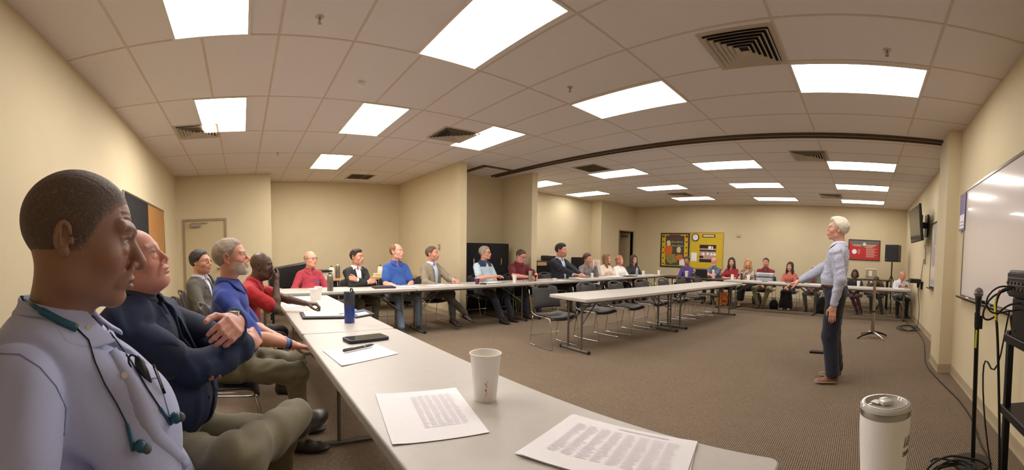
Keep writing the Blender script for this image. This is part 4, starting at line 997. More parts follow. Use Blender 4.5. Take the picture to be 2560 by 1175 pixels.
side('woman with a reddish blonde bob in a white cardigan', 8.72, hx=-6.2, lean=-.1, face=R90 - .2, skin=(226, 170, 150), hair=(172, 112, 84), style='bob', female=True, top=(236, 232, 228), sleeve='long', collar='vneck', bottom=(36, 34, 38), sc=.94, head=(.35, -.05, 0), wrists=[(-.08, .33, .66), (.1, .33, .66)], seed=30)
side('woman with long dark hair and glasses in a black top', 9.42, hx=-6.2, face=R90 - .4, skin=(216, 164, 144), hair=(62, 42, 36), style='long', female=True, glasses='dark', top=(34, 34, 38), sleeve='elbow', collar='vneck', bottom=(34, 32, 36), sc=.96, head=(.0, .05, 0), wrists=[(-.08, .33, .66), (.1, .33, .66)], seed=31)
for y, lab in [(1.12, 'black sled chair under the bald man in crimson'), (1.88, 'black sled chair under the man in the black jacket'), (2.60, 'black sled chair under the man in the blue polo'), (3.32, 'black sled chair under the man in the tan coat'), (4.47, 'black sled chair under the man in the pale blue polo'),
               (5.36, 'black sled chair under the man in the maroon polo'), (6.40, 'black sled chair under the man in the navy suit'), (7.35, 'black sled chair under the woman in the grey sweater'), (8.05, 'black sled chair under the woman in the cream top'), (8.74, 'black sled chair under the woman in white'), (9.46, 'black sled chair under the woman in black')]:
    seat_for(-6.42, y, R90, lab)
# the far row, facing the camera (-Y) -------------------------------------------------
def far(label, x, yy=10.5, lean=0., **kw):
    f = kw.pop('face', PI); kw.setdefault('vox', .011); kw.setdefault('hvox', .0065); kw.setdefault('sc', .95)
    x0, y0 = at_head(x, yy, f, lean)
    return person(label, (x0, y0), f, lean=lean, **kw)
far('woman with pulled-back hair in a purple cardigan, hands clasped under the table', -5.06, skin=(176, 124, 98), hair=(66, 50, 44), style='tied', female=True, top=(74, 52, 122), sleeve='long', collar='vneck', bottom=(38, 30, 36), wrists=[(-.04, .36, .62), (.04, .36, .62)], head=(.2, 0, 0), sc=.96, seed=41, show_legs=True)
far('bald man with glasses and grey beard in a slate polo, arms folded on the table', -4.20, lean=.1, skin=(222, 150, 134), hair=(214, 204, 194), style='none', beard='full', glasses='wire', top=(92, 104, 128), collar=(96, 108, 132), wrists=[(.10, .40, .80), (-.10, .44, .80)], hints=[(-1, .1, -.3), (1, .1, -.3)], bottom=(52, 46, 40), sc=.97, belly=.05, seed=42, head=(.2, 0, 0))
far('woman with long dark hair in a red blouse', -3.70, yy=10.6, skin=(214, 160, 136), hair=(52, 34, 30), style='long', female=True, top=(146, 24, 40), sleeve='elbow', collar='vneck', bottom=(28, 28, 34), wrists=[(-.05, .36, .76), (.05, .36, .76)], sc=.97, seed=43, head=(.25, 0, 0))
far('woman with wavy blonde hair, patterned top and black skirt', -3.20, yy=10.55, skin=(218, 162, 134), hair=(192, 142, 92), style='wavy', female=True, top=(140, 112, 92), sleeve='elbow', collar='vneck', bottom=(26, 24, 28), skirt=.65, wrists=[(-.08, .34, .64), (.06, .34, .66)], sc=.96, seed=44, head=(.25, 0, 0),
    paint=lambda x, y, z, V: np.where((np.sin(V[:, 0] * 60 + 3 * np.sin(V[:, 2] * 40)) * np.sin(V[:, 2] * 55 + 2 * np.sin(V[:, 0] * 35)) > .25)[:, None], lin((224, 206, 192)), lin((124, 92, 74))), knees=[(-.02, .44, .53), (.09, .44, .50)], ankles=[(.04, .52, .10), (.07, .44, .09)], shoes=(180, 130, 100))
far('broad man with dark hair in a maroon, white and grey striped sweater and khaki trousers', -2.67, yy=10.5, skin=(206, 148, 122), hair=(44, 34, 30), style='short', beard='goatee', top=(118, 30, 38), collar=(110, 30, 36), sleeve='long', bottom=(146, 136, 106), sc=1.0, wide=1.2, belly=.08, fat=.008, seed=45, head=(.1, .05, 0),
    paint=lambda x, y, z, V: np.stack([lin(c) for c in ((118, 30, 38), (222, 218, 214), (150, 154, 160), (46, 46, 50), (150, 154, 160))])[np.select([V[:, 2] > .93, V[:, 2] > .90, V[:, 2] > .83, V[:, 2] > .80], [0, 1, 2, 3], 4)],
    wrists=[(-.03, .34, .66), (.03, .36, .64)], knees=[(-.20, .42, .50), (.20, .42, .50)], ankles=[(-.06, .42, .09), (.06, .46, .09)], shoes=(92, 64, 44))
far('woman with long dark curly hair in a coral blouse and long black skirt', -1.99, yy=10.5, skin=(216, 158, 134), hair=(50, 34, 30), style='long', female=True, top=(190, 104, 88), sleeve='long', collar='vneck', bottom=(20, 20, 24), skirt=.92, wrists=[(-.05, .32, .66), (.05, .34, .64)], sc=.93, knees=[(-.09, .43, .50), (.09, .43, .50)], ankles=[(-.10, .46, .09), (.10, .46, .09)], seed=46, head=(-.1, .02, 0), shoes=(190, 186, 180))
far('dark-skinned man in a grey jacket and maroon shirt, partly behind the presenter', -1.34, yy=10.5, skin=(88, 60, 46), hair=(206, 194, 174), style='buzz', jacket=(104, 104, 96), top=(130, 50, 54), sleeve='long', collar='vneck', bottom=(82, 86, 80), sc=.88, seed=47, head=(-.2, -.15, 0), wrists=[(-.05, .34, .64), (.05, .34, .64)], knees=[(-.2, .42, .50), (.2, .42, .50)])
far('person in dark clothes right behind the standing man, only one side showing', -.24, yy=10.55, skin=(120, 84, 66), hair=(34, 28, 28), style='bob', top=(30, 28, 32), sleeve='long', collar='vneck', bottom=(70, 30, 34), sc=.84, seed=48, wrists=[(-.1, .30, .70), (.12, .30, .70)], knees=[(-.1, .44, .52), (.05, .46, .50)], ankles=[(-.25, .50, .12), (-.12, .50, .09)])
far('person in a brown jacket bent low over their knees, behind the silver pole', .33, yy=10.35, lean=.75, skin=(150, 108, 86), hair=(74, 56, 46), style='short', jacket=(84, 66, 54), top=(84, 66, 54), sleeve='long', collar='vneck', bottom=(40, 38, 34), sc=.88, seed=49, head=(0, .7, 0), wrists=[(-.06, .42, .62), (.06, .42, .62)], hdx=(0, -.02, -.03), ankles=[(-.2, .5, .1), (.1, .42, .09)])
far('grey-haired man in a white shirt writing at the end of the far table', .97, yy=9.98, lean=.35, face=PI + .1, skin=(214, 138, 118), hair=(170, 158, 142), style='receding', top=(222, 228, 236), sleeve='long', collar=(222, 228, 236), bottom=(36, 36, 40), sc=.90, seed=50, head=(.2, .55, 0), wrists=[(-.12, .42, .84), (.12, .44, .84)], hints=[(-.3, -.2, -1), (.3, -.2, -1)])
for x, y, lab in [(-5.06, 10.62, 'woman in purple'), (-4.2, 10.66, 'bald man in slate blue'), (-3.7, 10.74, 'woman in the red blouse'), (-3.2, 10.68, 'blonde woman'), (-2.67, 10.64, 'man in the striped sweater'), (-1.99, 10.62, 'woman in coral'), (-1.34, 10.64, 'man in the grey jacket'),
                  (-.24, 10.68, 'person right behind the presenter'), (.33, 10.8, 'bent-over person in brown'), (1.0, 10.3, 'man in the white shirt')]:
    seat_for(x, y, PI, 'black sled chair under the ' + lab)
# ---------------------------------------------------------------- small things
from mathutils.bvhtree import BVHTree
TZ = .7405
def tint(name, c, r=.5, **k): return M.setdefault(name, mat(name, c, r, **k))
def textmesh(s, size, m, name, parent, T, shear=0., bend=None, depth=.0004, align='LEFT', space=1.):
    """real lettering turned to mesh; T = matrix placing the text plane; bend = radius to wrap it round a cylinder"""
    cu = bpy.data.curves.new('lettering', 'FONT'); cu.body = s; cu.size = size; cu.extrude = depth; cu.shear = shear; cu.align_x = align; cu.space_character = space
    o = bpy.data.objects.new('lettering', cu); COL.objects.link(o)
    dg = bpy.context.evaluated_depsgraph_get(); me = bpy.data.meshes.new_from_object(o.evaluated_get(dg)); bpy.data.objects.remove(o)
    for v in me.vertices:
        if bend: a = v.co.x / bend; r = bend + v.co.z; v.co = Vector((r * math.sin(a), -r * math.cos(a), v.co.y))
        v.co = T @ v.co
    me.materials.clear(); me.materials.append(m); ob = bpy.data.objects.new(name, me); COL.objects.link(ob); ob.parent = parent; return ob
# ---- papers
def sheet_q(name, lab, quad, cat='paper', group='sheets of paper on the tables', z=TZ + .002, n=10, curl=.0007, lines=None, parent=None, mt='paper', seed=0):
    q = [Vector((x, y, 0)) for x, y in quad]; c = sum(q, Vector()) / 4; rs = random.Random(seed); ph = rs.random() * 6
    def P(u, v): p = (q[0] * (1 - u) + q[1] * u) * (1 - v) + (q[3] * (1 - u) + q[2] * u) * v; return p
    def f(u, v): p = P(u, v) - c; return (p.x, p.y, z + curl * (1 + math.sin(u * 5 + ph) * math.cos(v * 4 + ph)) * .5 + .012 * max(0, (abs(u - .5) + abs(v - .5)) - .82) ** 1.0 * (1 if (u > .5) == (seed % 2 == 0) else .3) )
    o = MB().sheet(f, n, n).build(name, M[mt], parent, solid=.0004)
    o.location = (c.x, c.y, 0)
    if parent is None: tag(o, lab, cat, group)
    if lines:
        b = MB()
        for (u0, v0, u1, v1) in lines:
            a = [f(u, v) for u, v in ((u0, v0), (u1, v0), (u1, v1), (u0, v1))]; m_ = f((u0 + u1) / 2, (v0 + v1) / 2)
            k = 6; vs = []; fs = []
            for i in range(k + 1):
                for v_ in (v0, v1): p = f(u0 + (u1 - u0) * i / k, v_); vs.append((p[0], p[1], p[2] + .0024))
            for i in range(k): fs.append((2 * i, 2 * i + 2, 2 * i + 3, 2 * i + 1))
            b.add(vs, fs)
        b.build('printed_table', M['ink'], o)
    return o
def tablelines(u0, u1, v0, v1, rows, cols, th=.35, seed=1):
    rs = random.Random(seed); L = []
    for r in range(rows):
        va = v0 + (v1 - v0) * r / rows; vb = va + (v1 - v0) / rows * th
        for c in range(cols):
            ua = u0 + (u1 - u0) * c / cols + .006; ub = ua + (u1 - u0) / cols * (.55 + .35 * rs.random()); L.append((ua, va, ub, vb))
    return L
M['ink'] = mat('printed_grey', (218, 212, 217), .8); 
sheet_q('handout', 'printed handout with a grey table, between the paper cup and the near table edge', [(-1.47, .51), (-1.40, .84), (-.99, .72), (-1.06, .42)], lines=tablelines(.38, .88, .14, .80, 30, 6, .42), seed=1)
for k, (lab, dz, dd) in enumerate([('lower sheet peeking out under the front stack of handouts', 0, .012), ('top sheet of the front stack of handouts, dense printed table, nearest the tumbler', .004, 0)]):
    sheet_q('handout', lab, [(-.905 - dd, 1.02), (-.47, 1.095), (-.40 + dd, .84), (-.83 - dd, .70)], z=TZ + .002 + dz, lines=tablelines(.10, .9, .16, .80, 26, 8, .42, seed=4) + [(.42, .07, .8, .085)] if k else None, seed=2 + k)
sheet_q('handout', 'sheet with handwriting lying under the ballpoint pen', [(-2.22, .45), (-2.27, .80), (-2.02, .84), (-1.89, .48)], lines=tablelines(.12, .8, .45, .9, 8, 1, .12), seed=5)
# pen
t = thing('ballpoint_pen', 'dark ballpoint pen with a silver clip on the handwritten sheet', 'pen', (-2.175, .655, TZ + .016), math.radians(113))
MB().tube([(-.115, 0, 0), (-.108, 0, 0), (-.02, 0, 0), (.03, 0, 0), (.085, 0, 0), (.105, 0, 0), (.118, 0, 0)], [.006, .0085, .0085, .0085, .0085, .006, .002], n=14).build('barrel', tint('pen_grey', (70, 68, 74), .35), t, smooth=True)
MB().tube([(.035, 0, 0), (.045, 0, 0)], .0092, n=14).build('ring', M['steel'], t, smooth=True)
MB().bb((-.112, -.003, .0085), (-.045, .003, .0115)).build('clip', M['steel'], t, bevel=.001)
# phone
t = thing('smartphone', 'black smartphone lying face up beyond the pen', 'phone', (-2.415, .775, TZ + .001), math.radians(98))
MB().prism(rrect(.142, .068, .022), 0, .020).build('case', tint('phone_case', (34, 36, 42), .5), t, bevel=.004)
MB().prism(rrect(.128, .055, .014), .0202, .0208).build('screen', tint('phone_glass', (66, 70, 66), .08, spec=.8), t)
MB().prism(rrect(.02, .02, .008), -.0005, .0).build('camera_bump', M['black'], t)
# paper cups
def cup(x, y, lab, r=.046, h=.165, z=TZ, m='cup', mark=None, group='white paper cups'):
    t = thing('paper_cup', lab, 'cup', (x, y, z), 0, group)
    MB().lathe([(r * .70, .004), (r * .70, 0), (r * .72, 0), (r * .985, h - .006), (r, h - .004), (r * 1.03, h - .002), (r * 1.03, h + .002), (r * .99, h + .003), (r * .955, h - .003), (r * .69, .008), (.001, .008)], n=36).build('cup_body', M[m], t, smooth='auto')
    MB().lathe([(r * 1.0, h - .003), (r * 1.045, h - .001), (r * 1.05, h + .002), (r * 1.0, h + .004), (r * .96, h + .001)], n=36).build('rolled_rim', M['cup'], t, smooth=True)
    return t
tint('red_print', (200, 84, 96), .6)
cp = cup(-1.235, .875, 'large white paper cup standing alone on the front table', r=.060, h=.180)
b = MB(); b.mi = 0
rr = lambda z_: .060 * (.72 + .265 * z_ / .180) + .0007
for (a0, z0, w_, h_) in [(2.35, .045, .10, .010), (2.42, .060, .05, .012), (2.32, .072, .09, .006), (2.44, .036, .05, .006), (2.36, .028, .08, .004), (2.47, .080, .04, .006)]:
    a0 -= 2.96
    vs = []; n_ = 4
    for i in range(n_ + 1):
        for zz in (z0, z0 + h_): a = a0 + w_ * i / n_; vs.append((rr(zz) * math.cos(a), rr(zz) * math.sin(a), zz))
    b.add(vs, [(2 * i, 2 * i + 2, 2 * i + 3, 2 * i + 1) for i in range(n_)])
b.build('printed_mark', M['red_print'], cp)
cup(-4.42, .80, 'nearer of two white paper cups at the far end of the front table', .047, .15)
cup(-4.66, .90, 'farther of two white paper cups at the far end of the front table', .047, .15)
# white tumbler
t = thing('steel_tumbler', 'white insulated tumbler with a clear lid in the front corner', 'tumbler', (.065, .905, TZ))
R_ = .0585
MB().lathe([(.001, 0), (.044, 0), (.046, .004), (R_ - .004, .13), (R_, .20), (R_, .232)], n=56).build('cup_body', tint('powder_white', (236, 233, 230), .42, bump=.1), t, smooth='auto')
MB().lathe([(R_ + .0002, .231), (R_ + .0008, .232), (R_ + .0008, .2455), (R_ - .002, .247)], n=56).build('steel_rim', M['steel'], t, smooth='auto')
tint('clear_lid', (236, 233, 226), .10, trans=.35)
MB().lathe([(R_ - .003, .240), (R_ + .0005, .247), (R_ + .0005, .253), (R_ - .003, .256), (R_ - .009, .256), (R_ - .012, .249), (.020, .249), (.001, .249)], n=56).build('lid', M['clear_lid'], t, smooth='auto')
MB().lathe([(R_ - .011, .2565), (R_ - .009, .2575), (R_ - .007, .2565)], n=48).build('lid_ring', M['steel'], t, smooth=True)
sl = MB().box((.0, .0, .256), (.03, .022, .008), rz=.5).box((-.004, .014, .258), (.022, .012, .006), rz=.5); sl.build('lid_slider', M['clear_lid'], t, bevel=.002)
MB().box((-.02, .008, .2525), (.022, .026, .003), rz=.9).build('lid_vent', M['alum'], t, bevel=.001)
Tt = Matrix.Rotation(math.radians(44), 4, 'Z') 
textmesh('IIN', .034, tint('engraving', (110, 106, 104), .4), 'lettering', t, Tt @ Matrix.Translation((0, 0, .168)), shear=.12, bend=R_ - .0012, depth=.0008)
textmesh('SUM', .014, M['engraving'], 'lettering', t, Tt @ Matrix.Translation((0, 0, .148)), shear=.12, bend=R_ - .0016, depth=.0008)
# portfolio
t = thing('zip_portfolio', 'open black zip portfolio with a white notepad beside the blue bottle', 'folder', (-3.45, .80, TZ))
def slab(quad, z0, z1): 
    b = MB(); c = [(x + 3.45, y - .80) for x, y in quad]; return b.prism(c, z0, z1)
slab([(-3.30, .50), (-3.22, .92), (-3.52, .98), (-3.62, .52)], 0, .018).build('cover', tint('leatherette', (36, 32, 34), .5, bump=.4, bscale=150), t, bevel=.006)
slab([(-3.22, .94), (-3.34, 1.16), (-3.66, 1.16), (-3.54, .99)], 0, .014).build('flap', M['leatherette'], t, bevel=.005)
slab([(-3.325, .53), (-3.25, .90), (-3.49, .94), (-3.58, .55)], .018, .026).build('notepad', M['paper'], t)
slab([(-3.26, .98), (-3.33, 1.10), (-3.46, 1.11), (-3.40, .99)], .014, .018).build('loose_card', M['paper'], t)
slab([(-3.44, 1.0), (-3.50, 1.12), (-3.60, 1.13), (-3.56, 1.0)], .014, .017).build('blue_leaflet', tint('leaflet', (44, 66, 104), .5), t)
MB().cyl((.14, .02, .031), (.09, .10, .031), .004).build('pen', M['alum'], t)
# blue bottle
t = thing('water_bottle', 'tall blue drinking bottle with a grey lid', 'bottle', (-3.06, .845, TZ))
tint('blue_plastic', (24, 60, 138), .22, coat=.4); tint('grey_lid', (58, 62, 72), .45)
MB().lathe([(.001, 0), (.038, 0), (.042, .004), (.0425, .02), (.0435, .135), (.0435, .14)], n=40).build('bottle_body', M['blue_plastic'], t, smooth='auto')
MB().lathe([(.0435, .14), (.0440, .142), (.0445, .245), (.042, .252), (.001, .253)], n=40).build('lid', M['grey_lid'], t, smooth='auto')
MB().tube([(-.034, .02, .25), (-.03, .02, .274), (.022, .02, .276), (.034, .02, .25)], .006, n=8, smooth=1).build('carry_loop', M['black'], t, smooth=True)
MB().cyl((.028, -.030, .215), (.034, -.038, .215), .010).build('push_button', M['blue_plastic'], t, smooth='auto')
for quad, lab, sd in [([(-4.02, .45), (-4.08, .70), (-4.42, .74), (-4.40, .46)], 'loose white sheet on the front table by the two paper cups', 6), ([(-4.55, .55), (-4.5, .78), (-4.95, .80), (-4.98, .58)], 'bright stack of paper at the very end of the front table', 7)]:
    sheet_q('handout', lab, quad, seed=sd)
# ---- things on the side tables
def bottle(x, y, lab, h=.25, r=.036, m='steel', capm='black', cat='bottle', neck=.5, z=TZ):
    t = thing('drinking_bottle', lab, cat, (x, y, z), 0, 'drinking bottles')
    MB().lathe([(.001, 0), (r * .94, 0), (r, .006), (r, h * .78), (r * .9, h * .84), (r * neck, h * .9), (r * neck, h * .93)], n=24).build('bottle_body', M[m], t, smooth='auto')
    MB().lathe([(r * neck * 1.1, h * .91), (r * neck * 1.1, h), (.001, h)], n=20).build('cap', M[capm], t, smooth='auto')
    return t
tint('etched', (132, 124, 112), .35, metal=.6); tint('clear_plastic', (210, 216, 222), .1, trans=.6); tint('tan_steel', (168, 152, 132), .35, metal=.7)
bottle(-5.60, 1.26, 'brushed metal bottle with narrow neck beside the bald man in crimson', .27, .045, 'etched', 'steel')
bottle(-8.35, 2.05, 'patterned tall flask with a white top on the back counter', .30, .05, 'etched', 'white', neck=.8, z=.735)
bottle(-5.65, 8.75, 'clear water bottle before the woman in black', .22, .034, 'clear_plastic', 'white')
t = thing('travel_mug', 'tall tan steel tumbler before the man in the maroon polo', 'tumbler', (-5.72, 5.10, TZ))
MB().lathe([(.001, 0), (.034, 0), (.042, .20), (.040, .205), (.001, .205)], n=28).build('mug_body', M['tan_steel'], t, smooth='auto')
tint('drink', (78, 48, 34), .2)
t = thing('goblet', 'small dark brown goblet-shaped cup by the maroon-polo man', 'cup', (-5.76, 5.27, TZ))
MB().lathe([(.001, .002), (.024, 0), (.008, .02), (.008, .05), (.03, .085), (.034, .12), (.030, .12), (.001, .06)], n=20).build('goblet_body', M['drink'], t, smooth='auto')
t = thing('black_binder', 'black closed binder in front of the man in the black jacket', 'folder', (-5.80, 2.16, TZ), math.radians(82)); MB().bb((-.17, -.13, 0), (.17, .13, .022)).build('cover', M['leatherette'], t, bevel=.004); MB().bb((-.16, -.12, .004), (.165, .12, .018)).build('pages', M['paper'], t)
t = thing('clipboard', 'open notebook under the grey-haired man writing in the pale blue polo', 'notebook', (-5.82, 4.28, TZ), math.radians(95)); MB().bb((-.17, -.12, 0), (.17, .12, .008)).build('cover', M['leatherette'], t, bevel=.002); MB().bb((-.16, -.11, .008), (.16, .11, .012)).build('pages', M['paper'], t)
for x, y, dx, dy, lab, sd in [(-5.80, 2.62, .11, .14, 'white sheet in front of the man in the blue polo', 8), (-5.84, 3.12, .10, .14, 'white sheet at the join of the tables before the tan sport coat', 9), (-5.78, 3.44, .10, .13, 'white sheet beside the patterned cup', 10), (-5.66, 5.86, .1, .13, 'folded white paper between the goblet and the man in the navy suit', 11),
                        (-5.82, 6.65, .10, .13, 'white sheet before the man in the navy suit', 12), (-5.80, 7.75, .10, .16, 'white sheet with a folder before the woman in cream', 13), (-5.72, 9.62, .12, .17, 'white sheets at the far end of the side row', 14)]:
    sheet_q('handout', lab, [(x - dx, y - dy), (x + dx, y - dy + .02), (x + dx, y + dy), (x - dx, y + dy)], seed=sd)
tint('pattern_cup', (96, 54, 92), .6)
cup(-5.72, 3.86, 'small purple-patterned cup beside the hand of the man in the tan coat', .044, .105, m='pattern_cup', group='disposable cups')
MB_ = thing('wallet', 'small black wallet next to the patterned cup', 'wallet', (-5.64, 3.93, TZ), .4); MB().bb((-.05, -.035, 0), (.05, .035, .018)).build('leather', M['leatherette'], MB_, bevel=.004)
cup(-5.74, 4.72, 'white paper cup at the elbow of the man in the pale blue polo', .043, .135)
t = thing('desk_bell', 'tiny chrome-topped round tin between the cup and the tan tumbler', 'tin', (-5.68, 4.92, TZ)); MB().lathe([(.03, 0), (.03, .012), (.026, .022), (.001, .034)], n=20).build('dome', M['chrome'], t, smooth=True); MB().cyl((0, 0, .0), (0, 0, .004), .034).build('base_plate', M['black'], t)
t = thing('paper_tub', 'small open white snack tub beside the goblet', 'tub', (-5.63, 5.68, TZ)); MB().lathe([(.03, 0), (.045, .05), (.042, .05), (.028, .004), (.001, .004)], n=16).build('tub_wall', M['cup'], t, smooth='auto')
cup(-5.78, 7.05, 'white-lidded cup on a napkin before the woman in grey', .036, .11)
t = thing('notebook', 'thick open notebook before the woman in the cream top', 'notebook', (-5.72, 7.85, TZ + .004), math.radians(88)); MB().bb((-.2, -.13, 0), (0, .13, .014)).bb((0, -.13, 0), (.2, .13, .014)).build('pages', M['paper'], t, bevel=.004); MB().bb((-.205, -.135, -.002), (.205, .135, .002)).build('cover', M['black'], t)
t = thing('black_folder', 'flat black folder on the table between the cream and white tops', 'folder', (-5.66, 8.38, TZ), math.radians(80)); MB().bb((-.18, -.12, 0), (.18, .12, .015)).build('cover', M['leatherette'], t, bevel=.004)
cup(-5.66, 9.08, 'white paper cup before the woman in the black top', .042, .125)
cup(-5.62, 9.86, 'white paper cup at the end corner of the side row', .042, .125)
# ---- far tables
cup(-4.72, 9.82, 'white paper cup before the woman in purple', .05, .15)
t = thing('laptop', 'black open laptop seen from behind, before the bald man in slate blue', 'laptop', (-4.24, 9.88, .7415), PI)
MB().bb((-.17, -.115, 0), (.17, .115, .016)).build('keyboard_deck', M['black'], t, bevel=.003)
MB().box((0, .135, .115), (.34, .012, .22), R=Matrix.Rotation(-.22, 3, 'X')).build('screen_lid', tint('laptop_lid', (40, 42, 46), .4), t, bevel=.003)
bottle(-3.90, 9.75, 'slim white bottle beside the open laptop', .26, .030, 'white', 'black')
cup(-3.36, 9.74, 'white paper cup before the woman in the red blouse', .042, .125)
bottle(-3.12, 9.78, 'brown glass bottle before the blonde woman', .20, .028, 'drink', 'white')
cup(-2.92, 9.74, 'white cup with a dark lid next to the striped sweater', .045, .13)
t = thing('phone_flat', 'black smartphone lying before the striped sweater', 'phone', (-2.45, 9.60, .7415), .2); MB().prism(rrect(.075, .038, .01), 0, .01).build('case', M['black'], t, bevel=.002)
t = thing('notepad', 'dark notepad before the woman in coral', 'notepad', (-1.78, 9.62, .7415), .1); MB().bb((-.14, -.1, 0), (.14, .1, .008)).build('pages', M['black'], t)
sheet_q('handout', 'white sheets in front of the man in the grey jacket', [(-1.30, 9.45), (-.92, 9.44), (-.90, 9.72), (-1.32, 9.74)], seed=15)
cup(-.12, 9.62, 'white paper cup just right of the standing man', .045, .13)
sheet_q('handout', 'white sheet under the writing man at the far right table', [(.72, 9.35), (.98, 9.33), (1.0, 9.62), (.74, 9.64)], seed=16)
# ---- wall things
def wallbox(name, lab, cat, c, d, m, parent=None, bevel=.004, group=None):
    t = thing(name, lab, cat, c, 0, group); return t
# bulletin boards on the far wall
yw = YF - .001
def framed(name, lab, cat, x0, x1, z0, z1, fm, bm, fw=.035):
    t = thing(name, lab, cat, ((x0 + x1) / 2, yw, (z0 + z1) / 2)); a, b = (x1 - x0) / 2, (z1 - z0) / 2
    MB().bb((-a, -.03, -b), (-a + fw, 0, b)).bb((a - fw, -.03, -b), (a, 0, b)).bb((-a + fw, -.03, -b), (a - fw, 0, -b + fw)).bb((-a + fw, -.03, b - fw), (a - fw, 0, b)).build('frame', fm, t, bevel=.003)
    MB().bb((-a + fw, -.016, -b + fw), (a - fw, -.001, b - fw)).build('board', bm, t)
    return t, a, b
tint('board_yellow', (216, 184, 44), .8, noise=.05, nscale=4); tint('frame_black', (34, 30, 28), .5); tint('orange_', (214, 112, 44), .8, noise=.1, nscale=15); tint('leaf_dark', (120, 52, 26), .8); tint('chalk', (86, 78, 66), .9, noise=.1, nscale=12)
tint('cream_', (226, 212, 168), .8); tint('olive', (146, 136, 72), .85, noise=.25, nscale=18); tint('maroon_', (122, 48, 48), .8); tint('pinkish', (196, 158, 140), .8, noise=.2, nscale=20); tint('frame_tan', (190, 160, 90), .5); tint('dark_brown', (52, 34, 30), .8)
t, a, b = framed('bulletin_board', 'black-framed bulletin board with a yellow border and an autumn poster', 'bulletin board', -6.93, -5.81, .90, 2.09, M['frame_black'], M['board_yellow'], .045)
p = MB().bb((-a + .20, -.020, -b + .07), (a - .19, -.0165, b - .09)).build('autumn_poster', M['chalk'], t)
MB().bb((-.22, -.023, b - .15), (.22, -.021, b - .06)).build('heading_strip', M['maroon_'], p)
def disc(cx, cz, rx, rz, y, n=18, wob=0., seed=0):
    rs = random.Random(seed); return [(cx + rx * math.cos(2 * PI * i / n) * (1 + wob * rs.uniform(-1, 1)), y, cz + rz * math.sin(2 * PI * i / n) * (1 + wob * rs.uniform(-1, 1))) for i in range(n)]
def flat(polys): 
    b_ = MB()
    for q in polys: b_.add(q + [(x, y + .0012, z) for x, y, z in q], [tuple(range(len(q)))] + [(i, (i + 1) % len(q), len(q) + (i + 1) % len(q), len(q) + i) for i in range(len(q))])
    return b_
flat([disc(-.24, -.02, .16, .24, -.0225, wob=.12, seed=1)]).build('orange_shape', M['orange_'], p)
flat([disc(-.24, .24, .08, .10, -.0235, wob=.08, seed=2)]).build('pale_round', M['cream_'], p)
flat([disc(.16, .02, .10, .12, -.0235, n=7, wob=.25, seed=3)]).build('white_leaf', M['cream_'], p)
flat([disc(-.10, -.30, .22, .18, -.0245, wob=.2, seed=4)]).build('greenery', M['olive'], p)
flat([disc(.18, -.24, .14, .10, -.0250, wob=.2, seed=5)]).build('orange_pumpkin', M['orange_'], p)
for r_, zz in ((0, .26), (1, .13)):
    sc_ = MB()
    for i in range(6):   # chalk strokes of the two illegible words
        x_ = -.12 + .075 * i + .02 * r_; sc_.tube([(x_, -.022, zz), (x_ + .01, -.022, zz + .07 - .02 * (i % 3)), (x_ + .035, -.022, zz + .03), (x_ + .04, -.022, zz), (x_ + .07, -.022, zz + .012)], .005, n=6, smooth=1)
    sc_.build('chalk_script', M['cream_'], p)
lf = []
for i in range(6):
    for sx in (-1, 1): lf.append(disc(sx * (a - .11), b - .12 - i * .19, .032 if i else .05, .030 if i else .05, -.019, n=9, wob=.3, seed=10 + i))
each('leaf_cutout', [flat([q]) for q in lf], M['leaf_dark'], t)
MB().bb((.20, -.024, -b + .08), (.40, -.021, -b + .30)).build('pinned_sheet', M['paper'], t)
t, a, b = framed('bulletin_board', 'tan-framed yellow bulletin board with a dark photo collage', 'bulletin board', -5.79, -4.57, .90, 2.12, M['frame_tan'], M['board_yellow'], .022)
MB().bb((-.24, -.022, -b + .22), (.36, -.017, b - .42)).build('photo_collage', M['pinkish'], t)
MB().bb((-.24, -.024, b - .54), (.36, -.022, b - .42)).bb((-.24, -.024, .02), (.36, -.022, -.03)).bb((-.24, -.024, -b + .22), (.20, -.022, -b + .32)).bb((-.24, -.024, -.26), (-.1, -.022, -.18)).build('collage_band', M['dark_brown'], t)
flat([disc(x_, z_, .05, .045, -.0255, wob=.15, seed=int(20 + x_ * 50)) for x_, z_ in ((-.1, -.12), (.06, -.11), (.2, -.12), (.31, -.13))]).build('collage_pale_spots', M['paper'], t)
MB().bb((.08, -.026, .04), (.18, -.0245, .15)).bb((.20, -.026, .03), (.25, -.0245, .14)).build('collage_card', M['paper'], t)
MB().bb((-.55, -.021, -b + .24), (-.34, -.017, -b + .53)).build('pinned_sheet', M['paper'], t)
MB().bb((-.15, -.028, b - .17), (.31, -.020, b - .07)).build('name_plate_frame', M['dark_brown'], t, bevel=.006); MB().bb((-.12, -.030, b - .15), (.28, -.0285, b - .09)).build('name_plate', M['cream_'], t)
t = thing('wall_clock', 'round black-rimmed clock at the top corner of the yellow board', 'clock', (-5.58, yw - .017, 1.945))
RX = Matrix.Rotation(PI / 2, 3, 'X')
MB().lathe([(.001, .02), (.105, .02), (.108, .034), (.128, .036), (.130, .02), (.130, 0), (.001, 0)], n=32, R=RX).build('rim', M['frame_black'], t, smooth='auto')
MB().lathe([(.001, .0215), (.104, .0215)], n=32, R=RX).build('dial', M['paper'], t)
MB().box((.0, -.024, .03), (.006, .002, .06)).box((.02, -.024, .0), (.045, .002, .006)).build('hands', M['black'], t)
t = thing('thermostat', 'small beige thermostat on the far wall right of the boards', 'thermostat', (-4.06, yw, 2.03)); MB().bb((-.07, -.03, -.05), (.07, 0, .05)).build('housing', M['door'], t, bevel=.006); MB().bb((-.03, -.032, -.03), (.045, -.03, -.015)).build('display', M['trim'], t)
